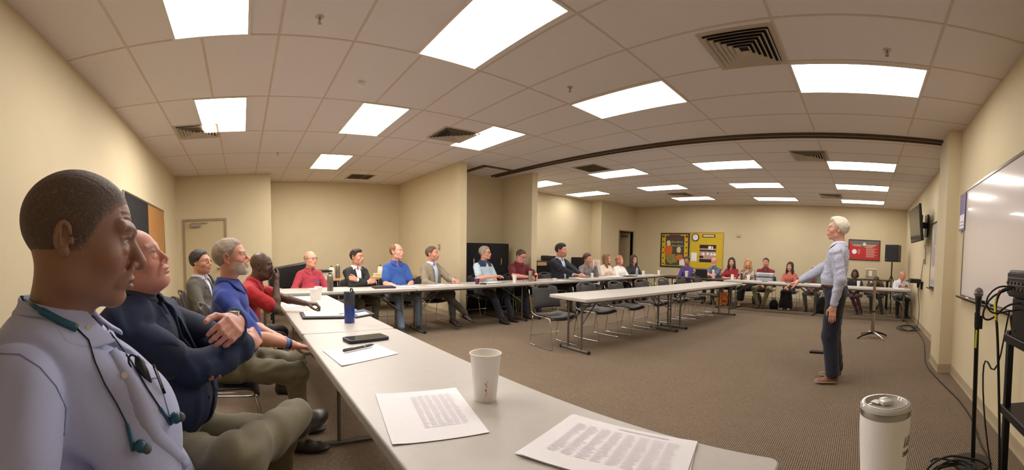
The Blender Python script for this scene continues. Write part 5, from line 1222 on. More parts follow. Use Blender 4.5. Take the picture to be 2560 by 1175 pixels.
tint('poster_red', (188, 44, 40), .55); tint('poster_grey', (110, 104, 100), .6); tint('poster_ink', (226, 186, 170), .7)
t, a, b = framed('framed_poster', 'red and grey framed notice beside the standing man', 'poster', -.52, .46, 1.40, 2.03, M['frame_black'], M['poster_red'], .02)
g_ = []; 
for i in range(17): x_ = -a + .02 + (2 * a - .04) * i / 16; g_.append((x_, b - .20 + .13 * (x_ / a) ** 2 - (.02)))
bm_ = MB(); vs = []
for x_, z_ in g_: vs += [(x_, -.0175, z_), (x_, -.0175, b - .02)]
bm_.add(vs, [(2 * i, 2 * i + 2, 2 * i + 3, 2 * i + 1) for i in range(16)]); bm_.build('grey_swoosh', M['poster_grey'], t)
flat([disc(.0, b - .14, .055, .055, -.019)]).build('round_seal', M['cream_'], t); flat([disc(-.30, -.06, .075, .075, -.019)]).build('round_emblem', M['paper'], t)
tx = MB()
for i in range(9): tx.bb((.06, -.0185, .04 - i * .032), (.06 + (.26 if i % 3 else .33), -.0175, .052 - i * .032))
for i in range(3): tx.bb((.02 + .05 * (i == 1), -.0185, .145 - i * .035), (.38 - .06 * i, -.0175, .163 - i * .035))
for i in range(5): tx.bb((-.20, -.0185, .0 - i * .03), (-.12, -.0175, .010 - i * .03))
for i in range(2): tx.bb((-.38 + .04 * i, -.0185, .145 - i * .035), (-.08 - .03 * i, -.0175, .16 - i * .035))
tx.build('text_lines', M['poster_ink'], t)
# whiteboards on the right wall
def wboard(lab, y0, y1, z0, z1, x, tray=True):
    t = thing('whiteboard', lab, 'whiteboard', (x, (y0 + y1) / 2, (z0 + z1) / 2)); a, b = (y1 - y0) / 2, (z1 - z0) / 2
    tint('board_gloss', (226, 216, 212), .16, coat=.5)
    MB().bb((-.014, -a, -b), (-.001, a, b)).build('writing_surface', M['board_gloss'], t)
    MB().bb((-.022, -a - .01, -b - .012), (-.0001, -a + .015, b + .012)).bb((-.022, a - .015, -b - .012), (-.0001, a + .01, b + .012)).bb((-.022, -a + .015, b - .015), (-.0001, a - .015, b + .012)).bb((-.022, -a + .015, -b - .012), (-.0001, a - .015, -b + .015)).build('frame', M['alum'], t, bevel=.002)
    if tray: MB().bb((-.075, -a, -b - .02), (0, a, -b - .008)).bb((-.075, -a, -b - .02), (-.068, a, -b + .002)).build('pen_tray', M['alum'], t, bevel=.002)
    return t
wboard('large whiteboard on the near right wall above the microphone', .9, 4.43, 1.0, 2.20, XR)
wboard('narrow whiteboard on the right wall past the pillar', 6.42, 7.30, .93, 2.10, XR2)
for i, (y_, lab) in enumerate([(6.62, 'first'), (6.84, 'second'), (7.02, 'third')]):
    t = thing('board_eraser', 'black eraser in the tray of the narrow whiteboard, %s from the pillar' % lab, 'eraser', (XR2 - .04, y_, .9215), 0, 'erasers in the narrow whiteboard tray'); MB().bb((-.02, -.05, 0), (.02, .05, .035)).build('felt', M['black'], t, bevel=.004)
for z0, z1, y0, y1, lab in [(1.72, 2.02, 6.72, 7.05, 'upper grey sheet stuck on the narrow whiteboard'), (1.32, 1.64, 6.92, 7.25, 'lower grey sheet stuck on the narrow whiteboard')]:
    t = MB().bb((XR2 - .018, y0, z0), (XR2 - .0155, y1, z1)).build('posted_sheet', tint('grey_paper', (168, 162, 160), .8)); tag(t, lab, 'paper')
tint('lilac', (138, 122, 160), .6)
t = thing('wall_poster', 'narrow lilac poster at the far top corner of the large whiteboard', 'poster', (XR - .026, 4.50, 1.965)); MB().bb((-.004, -.12, -.215), (.004, .12, .215)).build('sheet', M['lilac'], t, bevel=.002); MB().bb((-.0055, -.10, -.19), (-.0042, .10, -.03)).build('pale_panel', M['paper'], t); MB().bb((-.0065, -.08, -.16), (-.0056, .08, -.15)).bb((-.0065, -.08, -.12), (-.0056, .05, -.11)).build('text_lines', M['lilac'], t)
for y_, m_, lab in [(4.05, 'white', 'white marker on the whiteboard tray behind the microphone'), (3.30, 'black', 'black marker on the whiteboard tray near the cables')]:
    t = thing('marker', lab, 'marker', (XR - .04, y_, .998)); MB().cyl((0, -.06, 0), (0, .035, 0), .009).build('barrel', M[m_], t, smooth='auto'); MB().cyl((0, .035, 0), (0, .06, 0), .0095).build('cap', M['black'], t, smooth='auto')
t = thing('board_eraser', 'long dark eraser on the large whiteboard tray', 'eraser', (XR - .042, 3.55, .989)); MB().bb((-.022, -.07, 0), (.022, .07, .035)).build('felt', M['black'], t, bevel=.004)
t = thing('wall_outlet', 'cream power outlet low on the right wall past the pillar', 'outlet', (XR2, 6.7, .38)); MB().bb((-.006, -.035, -.058), (0, .035, .058)).build('plate', M['door'], t, bevel=.003); each('socket', [MB().bb((-.008, -.015, .01), (-.005, .015, .035)), MB().bb((-.008, -.015, -.035), (-.005, .015, -.01))], M['white'], t)
t = thing('light_switch', 'small light switch on the first wing wall', 'switch', (-7.33, 3.979, 1.40)); MB().bb((-.045, -.008, -.06), (.045, 0, .06)).build('plate', M['trim'], t, bevel=.003); MB().bb((-.008, -.016, -.015), (.008, -.007, .015)).build('toggle', M['white'], t)
# left wall board, dark panel and cork
t = thing('cork_board', 'cork board with a dark felt half on the long left wall', 'bulletin board', (-5.9, YB, 1.68))
MB().bb((-1.20, .0, -.42), (.02, .022, .42)).build('cork_panel', M['cork'], t); MB().bb((.02, .0, -.42), (1.25, .024, .42)).build('felt_panel', M['blackf'], t)
MB().bb((-1.20, 0, .42), (1.25, .03, .445)).bb((-1.20, 0, -.445), (1.25, .03, -.42)).bb((-1.225, 0, -.445), (-1.20, .03, .445)).bb((1.25, 0, -.445), (1.275, .03, .445)).build('frame', M['alum'], t, bevel=.003)
# TV
t = thing('television', 'black flat television on a tilting bracket on the right wall', 'television', (XR2 - .27, 7.75, 2.12)); t.rotation_euler = (0, 0, math.radians(3))
Rt = Matrix.Rotation(math.radians(-7), 3, 'Y')
MB().box((0, 0, 0), (.055, 1.12, .68), R=Rt).build('housing', M['black'], t, bevel=.008)
MB().box(Rt @ Vector((-.0285, 0, 0)), (.002, 1.07, .63), R=Rt).build('screen', tint('tv_glass', (28, 26, 24), .12, spec=.7), t)
MB().box((.07, 0, 0), (.08, .30, .36)).build('bracket_head', M['blackm'], t, bevel=.004); MB().box((.15, .06, 0), (.12, .08, .12)).build('bracket_arm', M['blackm'], t, bevel=.004); MB().box((.23, .06, -.01), (.03, .26, .44)).build('wall_plate', M['blackm'], t, bevel=.003)
tc = MB().tube([(XR2 - .08, 7.7, 1.72), (XR2 - .03, 7.85, 1.60), (XR2 - .02, 7.95, 1.48), (XR2 - .02, 7.86, 1.38), (XR2 - .02, 7.98, 1.33), (XR2 - .015, 8.1, 1.5), (XR2 - .012, 8.3, 1.3), (XR2 - .012, 8.45, 1.03)], .006, n=6, smooth=2).build('television_cable', M['rubber'], None, smooth=True); tag(tc, 'black cable looping down the wall from the television', 'cable')
# shelf with gear
t = thing('equipment_shelf', 'small black wall shelf behind the writing man', 'shelf', (XR2 - .14, 8.55, .98)); MB().bb((-.14, -.42, -.03), (.14, .42, 0)).build('board', M['blackm'], t, bevel=.004); each('bracket', [MB().bb((.10, q - .01, -.16), (.14, q + .01, -.03)) for q in (-.3, .3)], M['blackm'], t)
t = thing('media_player', 'dark media box on the wall shelf', 'electronics', (XR2 - .15, 8.40, .9805)); MB().bb((-.11, -.2, 0), (.11, .2, .05)).build('housing', M['black'], t, bevel=.004)
t = thing('cable_coil', 'tangle of black cable lying on the wall shelf', 'cable', (XR2 - .15, 8.78, .985)); MB().tube([(.07 * math.cos(a_) + .01 * math.sin(3 * a_), .09 * math.sin(a_), .008 + .004 * (a_ / 6)) for a_ in [k * .4 for k in range(46)]], .006, n=6).build('loops', M['rubber'], t, smooth=True)
# loudspeaker on tripod
t = thing('tripod_stand', 'black tripod stand under the loudspeaker in the far corner', 'stand', (.76, 10.95, 0))
MB().cyl((0, 0, .35), (0, 0, 1.38), .018).build('pole', M['blackm'], t, smooth='auto'); MB().cyl((0, 0, .62), (0, 0, .72), .03).build('collar', M['black'], t, smooth='auto')
for k in range(3):
    a_ = k * 2 * PI / 3 + .5; l = MB().cyl((0, 0, 1.02), (.42 * math.cos(a_), .42 * math.sin(a_), .02), .013).build('leg', M['blackm'], t, smooth='auto'); MB().sphere((.42 * math.cos(a_), .42 * math.sin(a_), .018), .018).build('rubber_foot', M['rubber'], l, smooth=True)
    MB().cyl((0, 0, .55), (.22 * math.cos(a_), .22 * math.sin(a_), .54), .008).build('brace', M['blackm'], t)
t = thing('loudspeaker', 'black loudspeaker cabinet on the tripod in the far corner', 'loudspeaker', (.80, 10.95, 1.385), math.radians(-28))
MB().prism([(-.20, -.17), (.20, -.17), (.15, .17), (-.15, .17)], 0, .47).build('cabinet', M['black'], t, bevel=.015)
MB().bb((-.18, -.178, .03), (.18, -.171, .44)).build('grille', tint('speaker_grille', (36, 34, 36), .7, bump=.6, bscale=700), t, bevel=.003)
MB().bb((-.155, -.181, .05), (-.135, -.178, .08)).build('badge', M['alum'], t)
# black skirted table with a beverage dispenser at the far wall
t = thing('serving_table', 'dark-topped serving table against the far wall behind the brown jacket', 'table', (.15, 11.55, 0)); MB().bb((-.80, -.3, .82), (.62, .3, .85)).build('tabletop', M['darktop'], t, bevel=.004)
each('leg', [MB().cyl((x_, y_, 0), (x_, y_, .82), .02) for x_ in (-.72, .54) for y_ in (-.24, .24)], M['blackm'], t)
t = thing('beverage_dispenser', 'clear rectangular drink dispenser on the serving table', 'dispenser', (.20, 11.5, .8505)); MB().bb((-.16, -.12, .05), (.16, .12, .30)).build('tank', tint('tank_plastic', (212, 196, 160), .2, trans=.35), t, bevel=.015); MB().bb((-.2, -.14, 0), (.2, .14, .03)).build('tray', M['steel'], t, bevel=.004); MB().bb((-.165, -.125, .28), (.165, .125, .31)).build('lid', M['white'], t, bevel=.006); MB().cyl((-.1, -.12, .09), (-.1, -.17, .09), .014).build('tap', M['black'], t); MB().bb((-.06, -.125, .1), (.03, -.121, .25)).build('sticker', M['paper'], t)
# silver pole with star base
t = thing('pedestal_pole', 'silver pole on a four-armed star base standing alone on the carpet', 'stand', (.20, 7.0, 0), .35)
MB().cyl((0, 0, .06), (0, 0, .46), .034, n=24).cyl((0, 0, .46), (0, 0, .92), .028, n=24).build('pole', M['steel'], t, smooth='auto'); MB().cyl((0, 0, .45), (0, 0, .48), .037, n=24).build('collar', M['black'], t, smooth='auto')
MB().cyl((0, 0, .92), (0, 0, 1.0), .022, n=20).cyl((-.06, 0, .98), (.02, 0, .98), .014).build('head_clamp', M['steel'], t, smooth='auto'); MB().sphere((-.075, -.01, .985), .02).build('knob', M['white'], t, smooth=True)
for k in range(4):
    a_ = k * PI / 2 + .3; c_, s__ = math.cos(a_), math.sin(a_)
    MB().tube([(0, 0, .09), (.10 * c_, .10 * s__, .085), (.22 * c_, .22 * s__, .055), (.33 * c_, .33 * s__, .012)], [.026, .022, .016, .012], n=10).build('arm', M['chrome'] if k % 2 else M['blackm'], t, smooth=True)
t = thing('stand_base', 'flat black steel foot on the carpet behind the standing man\'s legs', 'stand', (-.47, 5.60, 0), .05)
MB().bb((-.25, -.05, 0), (.1, .05, .03)).bb((-.02, -.2, 0), (.06, .2, .03)).build('foot', M['blackm'], t, bevel=.006); MB().cyl((.02, 0, .03), (.02, 0, .66), .02).build('post', M['blackm'], t, smooth='auto')
# microphone and stand
t = thing('microphone_stand', 'straight black microphone stand with yellow tape at the right wall', 'stand', (.775, 2.55, 0))
MB().cyl((.012, 0, .02), (-.008, 0, .93), .0155).build('pole', M['blackm'], t, smooth='auto'); MB().lathe([(.001, .022), (.03, .022), (.125, .014), (.13, .004), (.13, 0), (.001, 0)], n=36).build('base', M['black'], t, smooth='auto')
MB().box((-.014, -.012, .845), (.010, .008, .12)).build('yellow_tape', tint('tape_yellow', (226, 222, 48), .5), t)
MB().cyl((-.009, 0, .92), (-.010, 0, 1.02), .018, r2=.019).bb((.005, -.012, .91), (.026, .012, 1.0)).build('clip', M['black'], t, smooth='auto')
t = thing('microphone', 'handheld microphone with a round grey grille on its stand', 'microphone', (.767, 2.55, 1.005))
MB().lathe([(.001, 0), (.018, 0), (.024, .10), (.030, .145), (.030, .155)], n=24).build('handle', M['black'], t, smooth='auto'); MB().lathe([(.030, .155), (.038, .165), (.040, .185), (.033, .21), (.018, .226), (.001, .230)], n=28).build('grille', tint('mic_grille', (120, 116, 110), .4, metal=.6, bump=.8, bscale=900), t, smooth=True); MB().lathe([(.039, .178), (.0415, .181), (.0415, .186), (.039, .189)], n=28).build('ring', M['steel'], t, smooth='auto')
t.scale = (.80, .80, .80)
# av cart
t = thing('av_cart', 'black equipment cart cut by the right edge of the picture', 'cart', (.955, 1.72, 0))
each('post', [MB().box((x_, y_, .50), (.035, .035, 1.0)) for x_ in (-.185, .12) for y_ in (-.22, .22)], M['black'], t, bevel=.004)
each('shelf', [MB().bb((-.21, -.26, z_ - .045), (.15, .26, z_)) for z_ in (.20, .60, .98)], M['black'], t, bevel=.006)
MB().tube([(-.19, .16, .98), (-.205, .17, 1.08), (-.195, .12, 1.10), (-.15, .0, 1.10)], .012, n=8).build('handle', M['black'], t, smooth=True)
each('caster', [MB().cyl((x_ - .012, y_, .028), (x_ + .012, y_, .028), .028) for x_ in (-.185, .12) for y_ in (-.22, .22)], M['rubber'], t)
t = thing('rack_case', 'black rack of audio gear standing on the cart', 'audio rack', (.945, 1.72, .9805), 0)
MB().bb((-.20, -.20, 0), (.16, .16, .20)).build('case', M['black'], t, bevel=.008); each('rack_screw', [MB().cyl((-.201, y_, z_), (-.208, y_, z_), .006, n=10) for y_ in (-.1, .1) for z_ in (.04, .15)], M['chrome'], t)
t = thing('audio_mixer', 'small black mixer with rows of knobs on top of the rack', 'mixer', (.945, 1.72, 1.1825)); Rm = Matrix.Rotation(0, 3, 'Y')
MB().bb((-.225, -.21, 0), (.16, .17, .135)).build('housing', M['black'], t, bevel=.012); MB().bb((-.232, -.20, .015), (-.222, .16, .12)).build('face_plate', tint('plate_dark', (36, 38, 44), .35, metal=.4), t, bevel=.002)
each('knob', [MB().cyl((-.232, -.15 + .045 * k_, z_), (-.250, -.15 + .045 * k_, z_), .0075, n=12) for k_ in range(7) for z_ in (.045, .072)], M['alum'], t, smooth='auto')
each('rail_strip', [MB().bb((-.236, -.19, z_), (-.231, .15, z_ + .004)) for z_ in (.094, .06)], M['alum'], t)
t = thing('receiver_box', 'flat wooden-topped black box on top of the mixer', 'electronics', (.97, 1.72, 1.319)); MB().bb((-.18, -.15, 0), (.12, .12, .035)).build('housing', M['black'], t, bevel=.004); MB().bb((-.185, -.155, .035), (.125, .125, .043)).build('lid', M['trim'], t, bevel=.002)
t = thing('power_adapter', 'grey cable bundle on the upper shelf of the cart', 'electronics', (.92, 1.70, .6005)); MB().bb((-.09, -.08, 0), (.09, .08, .06)).build('housing', M['alum'], t, bevel=.01)
def cable(name, lab, pts, r=.0043, m='rubber', sm=2):
    o = MB().tube(pts, r, n=8, smooth=sm).build(name, M[m], None, smooth=True); return tag(o, lab, 'cable')
yc = MB().tube([(0.700, 1.76, 1.23), (0.650, 1.80, 1.22), (0.625, 1.80, 1.14), (0.635, 1.78, 1.05), (0.660, 1.80, .85), (0.700, 1.84, .5), (0.720, 1.86, .2), (0.680, 2.0, .03), (0.610, 2.3, .012)], .007, n=8, smooth=2).build('audio_cable', M['rubber'], None, smooth=True)
tag(yc, 'black cable with a yellow sleeve hanging from the mixer', 'cable')
MB().tube([(0.632, 1.802, 1.185), (0.625, 1.798, 1.15), (0.627, 1.792, 1.11), (0.633, 1.785, 1.07), (0.637, 1.788, 1.04)], .0066, n=10, smooth=1).build('yellow_sleeve', M['tape_yellow'], yc, smooth=True); MB().tube([(0.650, 1.80, 1.215), (0.637, 1.803, 1.195)], .0069, n=10).build('red_band', M['poster_red'], yc, smooth=True)
cable('audio_cable', 'black cable looping out from the left jack of the mixer', [(0.700, 1.74, 1.235), (0.620, 1.76, 1.24), (0.565, 1.78, 1.17), (0.600, 1.78, 1.10), (0.680, 1.76, 1.12), (0.740, 1.74, 1.13)])
cable('audio_cable', 'thin black cable crossing below the mixer', [(0.700, 1.80, 1.225), (0.610, 1.84, 1.18), (0.570, 1.84, 1.08), (0.620, 1.84, 1.06), (0.690, 1.80, 1.15), (0.760, 1.76, 1.16)], .005)
cable('audio_cable', 'black cable drooping against the whiteboard wall', [(0.780, 2.0, 1.10), (0.760, 2.1, .70), (0.690, 2.15, .84), (0.700, 2.12, .5), (0.760, 2.0, .05), (0.810, 2.2, .02)], .005)
random.seed(3)
cc = []; 
for k in range(60): a_ = k * .36; r_ = .17 + .05 * math.sin(k * .7) ; cc.append((.58 + r_ * math.cos(a_), 2.33 + r_ * .8 * math.sin(a_), .012 + .05 * max(0, math.sin(k * .45)) + .0006 * k))
cable('microphone_cable', 'coiled black microphone cable heaped by the base of the stand', cc, .0065, sm=1)
cable('microphone_cable', 'single black loop rising in front of the microphone base', [(.42, 2.35, .012), (.44, 2.32, .12), (.55, 2.28, .20), (.68, 2.3, .16), (.78, 2.38, .10), (.85, 2.45, .03)], .0065)
cable('floor_cable', 'long thin cable running along the baseboard towards the far corner', [(1.02, 9.3, .01), (1.05, 8.4, .01), (1.12, 7.6, .008), (1.08, 6.6, .008), (.94, 5.7, .008), (.86, 5.1, .008), (.92, 4.4, .008), (1.0, 3.7, .008), (.98, 3.2, .008), (.92, 2.85, .008), (.90, 2.5, .01)], .006)
cable('wall_cable', 'black cable hanging down the wall from the equipment shelf', [(XR2 - .05, 8.35, .96), (XR2 - .10, 8.25, .80), (XR2 - .05, 8.2, .45), (XR2 - .06, 8.15, .1), (1.10, 8.0, .012), (1.0, 7.9, .012)], .007)
k2 = []
for k in range(70): a_ = k * .33; k2.append((.93 + .17 * math.cos(a_) * (1 + .3 * math.sin(k * .21)) + .002 * k * .3, 8.1 + .35 * math.sin(a_) * (1 + .2 * math.cos(k * .3)) - .004 * k, .01 + .0007 * k))
cable('floor_cable', 'loops of black cable on the carpet under the equipment shelf', k2, .0065, sm=1)
# ---- the dark shapes behind the seated row
t = thing('folded_riser', 'wide black folded stage riser standing in the alcove', 'stage riser', (-6.98, 4.98, 0)); 
MB().prism(rrect(.56, .055, .05), .12, 1.49).build('deck_panel', M['blackf'], t, bevel=.02); each('caster', [MB().cyl((x_, -.02, .05), (x_, .02, .05), .05) for x_ in (-.45, .45)], M['rubber'], t); each('latch', [MB().bb((x_, -.075, 1.02), (x_ + .03, -.055, 1.16)) for x_ in (-.42, .30)], M['chrome'], t); t.rotation_euler = (0, 0, PI / 2)
MB().bb((-.5, -.045, .05), (.5, .045, .14)).build('base_frame', M['blackm'], t)
t = thing('folded_riser', 'narrow black folded panel beside the wide riser, by the wing wall', 'stage riser', (-6.86, 4.27, 0)); MB().prism(rrect(.11, .05, .03), 0, 1.47).build('deck_panel', M['blackf'], t, bevel=.012); t.rotation_euler = (0, 0, PI / 2 + .1)
t = thing('padded_stack', 'dark padded stack at the alcove side of the wide riser', 'stage riser', (-6.98, 5.60, 0)); MB().prism(rrect(.12, .10, .05), 0, 1.0).build('padding', M['blackf'], t, bevel=.02)
t = thing('rolling_cabinet', 'black cabinet with a slanted top behind the bald man in crimson', 'cabinet', (-7.45, .80, 0)); MB().add([(-.25, -.30, .66), (.25, -.30, .66), (.25, .42, .66), (-.25, .42, .66), (-.25, -.34, 1.0), (.25, -.34, 1.0), (.25, .42, 1.12), (-.25, .42, 1.12)], [(0, 3, 2, 1), (4, 5, 6, 7), (0, 1, 5, 4), (2, 3, 7, 6), (1, 2, 6, 5), (3, 0, 4, 7)]).build('body', M['black'], t, bevel=.015)
each('leg', [MB().bb((x_ - .02, y_ - .02, 0), (x_ + .02, y_ + .02, .67)) for x_ in (-.2, .2) for y_ in (-.25, .36)], M['blackm'], t)
t = thing('counter_table', 'long dark side table with refreshments along the end wall', 'table', (-8.35, 2.35, 0)); MB().bb((-.35, -1.55, .70), (.35, 1.6, .735)).build('tabletop', M['wood'], t, bevel=.004); MB().bb((-.30, -1.5, .30), (.30, 1.55, .70)).build('skirt', M['blackf'], t, bevel=.01); each('leg', [MB().cyl((x_, y_, 0), (x_, y_, .32), .02) for x_ in (-.25, .25) for y_ in (-1.4, 1.45)], M['blackm'], t)
t = thing('display_box', 'black-lidded white box behind the crimson shirt on the side table', 'box', (-8.25, 1.62, .7355)); MB().bb((-.18, -.2, 0), (.18, .2, .16)).build('carton', M['white'], t, bevel=.006); MB().bb((-.22, -.27, .16), (.22, .24, .19)).build('lid', M['black'], t, bevel=.004)
for y_, h_, lab in [(1.90, .24, 'white pump urn behind the metal bottle'), (3.02, .24, 'white jug between the black jacket and the blue polo'), (3.34, .24, 'white jug nearest the blue polo shoulder')]:
    t = thing('drinks_jug', lab, 'jug', (-8.3, y_, .7355), 0, 'white jugs on the side table'); MB().lathe([(.001, 0), (.07, 0), (.075, .02), (.07, h_ * .8), (.045, h_), (.001, h_ + .01)], n=20).build('jug_body', M['white'], t, smooth='auto'); MB().tube([(.06, 0, h_ * .8), (.11, 0, h_ * .7), (.11, 0, h_ * .35), (.068, 0, h_ * .25)], .008, n=8, smooth=1).build('handle', M['white'], t, smooth=True); MB().cyl((0, 0, h_), (0, 0, h_ + .03), .02).build('cap', M['black'], t)
for y_, z_, lab in [(.95, .0, 'clear bag of white rolls behind the crimson shirt'), (2.88, 0, 'lower tray of wrapped pastries on the side table'), (3.12, .0, 'stack of wrapped snacks next to the blue polo')]:
    t = thing('snack_pack', lab, 'food pack', (-8.15, y_, .7355), 0, 'snack packs on the side table'); MB().bb((-.08, -.09, 0), (.08, .09, .05)).bb((-.07, -.07, .05), (.07, .07, .10)).build('wrapper', M['cream_'], t, bevel=.015)
t = thing('storage_cabinet', 'black cabinet with a light wooden box on it, behind the navy suit', 'cabinet', (-7.95, 7.45, 0)); MB().bb((-.25, -.45, 0), (.25, .75, 1.08)).build('body', M['black'], t, bevel=.01); MB().bb((.252, -.4, .60), (.262, .13, .98)).bb((.252, .17, .60), (.262, .7, .98)).build('door', M['blackm'], t, bevel=.003)
t = thing('wooden_box', 'light wooden box set into the black cabinet', 'box', (-7.68, 7.22, .955)); MB().bb((-.015, -.16, 0), (.05, .16, .09)).build('panel', M['wood'], t, bevel=.003)
t = thing('printer', 'dark grey printer on the black cabinet behind the navy suit', 'printer', (-7.95, 7.86, 1.0805)); MB().bb((-.2, -.22, 0), (.2, .22, .14)).build('housing', M['black'], t, bevel=.02); MB().bb((.0, -.15, .14), (.12, .15, .155)).build('paper_tray', M['paper'], t)
t = thing('rolling_case', 'tall black rounded case behind the woman in grey', 'case', (-7.9, 9.05, 0)); MB().prism(rrect(.24, .18, .06), .05, 1.18).build('shell', M['blackf'], t, bevel=.03); each('caster', [MB().cyl((x_, y_ - .015, .03), (x_, y_ + .015, .03), .03) for x_ in (-.15, .15) for y_ in (-.1, .1)], M['rubber'], t)
t = thing('foam_board', 'white foam board leaning beside the woman in grey', 'board', (-7.62, 9.55, 0)); MB().box((0, 0, .56), (.02, .34, 1.10), R=Matrix.Rotation(-.08, 3, 'Y')).build('panel', M['paper'], t, bevel=.002)
# floor bags
t = thing('gift_bag', 'orange paper bag on the floor beyond the centre table', 'bag', (-3.75, 10.12, 0), .2); tint('orange_bag', (222, 120, 30), .6); MB().add([(-.15, -.08, 0), (.15, -.08, 0), (.15, .08, 0), (-.15, .08, 0), (-.16, -.06, .36), (.16, -.06, .36), (.16, .06, .36), (-.16, .06, .36)], [(0, 3, 2, 1), (0, 1, 5, 4), (1, 2, 6, 5), (2, 3, 7, 6), (3, 0, 4, 7)]).build('paper_body', M['orange_bag'], t, solid=.002); MB().tube([(-.06, -.06, .35), (-.05, -.06, .45), (.05, -.06, .45), (.06, -.06, .35)], .004, n=6, smooth=1).build('handle', M['orange_bag'], t, smooth=True); MB().bb((.02, -.085, .10), (.10, -.075, .14)).build('leaf_print', M['leaf_dark'], t)
def backpack(x, y, lab, s=1., m='blackf', rz=0.):
    t = thing('backpack', lab, 'bag', (x, y, 0), rz); D, ax = Sculpt().ell((0, 0, .20 * s), (.17 * s, .11 * s, .21 * s)).box((0, 0, .12 * s), (.16 * s, .10 * s, .12 * s), rad=.05 * s, k=.06).ell((0, -.09 * s, .12 * s), (.11 * s, .06 * s, .10 * s), k=.03).field(.012); X, Y, Z = grid3(ax); D = np.maximum(D + fold((X, Y, Z), .006, 22., 3), -Z).astype(F32)
    V, Q = nets(D, ax); o = mesh_obj('pouch', [(V, Q)], M[m], t)
    MB().tube([(-.05, .02, .40 * s), (-.03, .02, .46 * s), (.03, .02, .46 * s), (.05, .02, .40 * s)], .009, n=8, smooth=1).build('strap', M[m], t, smooth=True); return t
backpack(-.98, 9.92, 'black backpack on the floor under the far table by the presenter', 1.05)
backpack(-2.32, 10.15, 'dark handbag with a white scarf on the floor beside the woman in coral', .62, rz=.4)
backpack(-3.02, 11.0, 'small black bag hanging low behind the blonde woman', .8)

# ---- the close man's shirt details and earphones, laid on the cloth itself
def bvh_of(root, names):
    vs, fs = [], []
    for c in root.children:
        if c.name.split('.')[0] in names:
            o = len(vs); M4 = Matrix.Translation(root.location) @ root.rotation_euler.to_matrix().to_4x4() @ Matrix.Diagonal((*root.scale, 1))
            vs += [M4 @ v.co for v in c.data.vertices]; fs += [tuple(i + o for i in p.vertices) for p in c.data.polygons]
    return BVHTree.FromPolygons(vs, fs)
_Tm = Matrix.Rotation(_t.length, 3, _t.normalized())
def sight(px, py): th = (px - XV) / FPX; return (_Tm @ Vector((math.sin(th), math.cos(th), (Y0PX - py) / FPX))).normalized()
bv = bvh_of(P1, ('shirt', 'collar', 'body', 'trousers'))
def lay(pts, lift=.002, sub=6):
    """points of the cloth seen along the given sight lines"""
    P = []
    for a, b_ in zip(pts, pts[1:]):
        for i in range(sub): P.append((a[0] + (b_[0] - a[0]) * i / sub, a[1] + (b_[1] - a[1]) * i / sub))
    P.append(pts[-1]); out = []
    for q in P:
        d = sight(*q); h_ = bv.ray_cast(Vector((0, 0, H_CAM)), d)
        if h_[0] is not None: out.append(h_[0] - d * lift)
    return out
bv1 = bv; bv = bvh_of(P2, ('jacket', 'body', 'trousers'))
inv2 = (Matrix.Translation(P2.location) @ P2.rotation_euler.to_matrix().to_4x4() @ Matrix.Diagonal((*P2.scale, 1))).inverted()
for q in [(527, 945), (546, 942)]:
    h_ = lay([q, (q[0] + 1, q[1])], .002, 1)
    if h_:
        e = (Vector((0, 0, H_CAM)) - h_[0]).normalized(); b_ = MB().lathe([(.001, .004), (.008, .0035), (.0105, .001), (.0105, -.002)], n=20, R=e.to_track_quat('Z', 'Y').to_matrix(), c=h_[0]); b_.v = [tuple(inv2 @ Vector(v)) for v in b_.v]
        b_.build('cuff_button', tint('horn_button', (150, 92, 66), .4), P2, smooth=True)
bv = bv1
tint('shirt_seam', (136, 142, 180), .85); tint('shirt_placket', (182, 188, 222), .8); tint('teal', (34, 88, 112), .35)
inv = (Matrix.Translation(P1.location) @ P1.rotation_euler.to_matrix().to_4x4() @ Matrix.Diagonal((*P1.scale, 1))).inverted()
def on_p1(name, mb, m, **k):
    mb.v = [tuple(inv @ Vector(v)) for v in mb.v]; return mb.build(name, m, P1, **k)
def strip(path, w_, lift=.0025):
    """a thin cloth band following the path on the cloth"""
    b_ = MB(); n = len(path); vs = []
    for i, p in enumerate(path):
        d = (path[min(i + 1, n - 1)] - path[max(i - 1, 0)]).normalized(); e = Vector((0, 0, H_CAM)) - p; s_ = d.cross(e).normalized() * w_ / 2; vs += [p - s_, p + s_]
    b_.add(vs, [(2 * i, 2 * i + 2, 2 * i + 3, 2 * i + 1) for i in range(n - 1)]); return b_
PL = [(275, 880), (302, 922), (330, 962), (352, 1008), (368, 1055), (388, 1090), (418, 1120), (445, 1148), (464, 1172)]
pth = lay(PL, .0035, 8)
if len(pth) > 4:
    on_p1('placket', strip(pth, .030), M['shirt_placket'], solid=.0025, smooth=True)
    on_p1('placket_edge', MB().tube([p + Vector((-.012, 0, -.006)) for p in pth], .0013, n=6), tint('seam_dark', (98, 98, 130), .9), smooth=True)
for q in [(311, 938), (383, 1030)]:
    h_ = lay([q, (q[0] + 1, q[1])], .006, 1)
    if h_: e = (Vector((0, 0, H_CAM)) - h_[0]).normalized(); on_p1('button', MB().cyl(h_[0], h_[0] + e * .0025, .0055, n=18), M['white'], smooth='auto')
for q in [(195, 812), (222, 818)]:
    h_ = lay([q, (q[0] + 1, q[1])], .004, 1)
    if h_: e = (Vector((0, 0, H_CAM)) - h_[0]).normalized(); on_p1('collar_button', MB().cyl(h_[0], h_[0] + e * .0025, .0050, n=18), M['white'], smooth='auto')
sm = lay([(0, 884), (50, 886), (100, 918), (140, 965), (166, 1022), (160, 1090)], .0008, 8)
if len(sm) > 3: on_p1('armhole_seam', MB().tube(sm, .0013, n=6), M['shirt_seam'], smooth=True)
pk = lay([(366, 948), (394, 944), (410, 990), (424, 1040)], .001, 8)
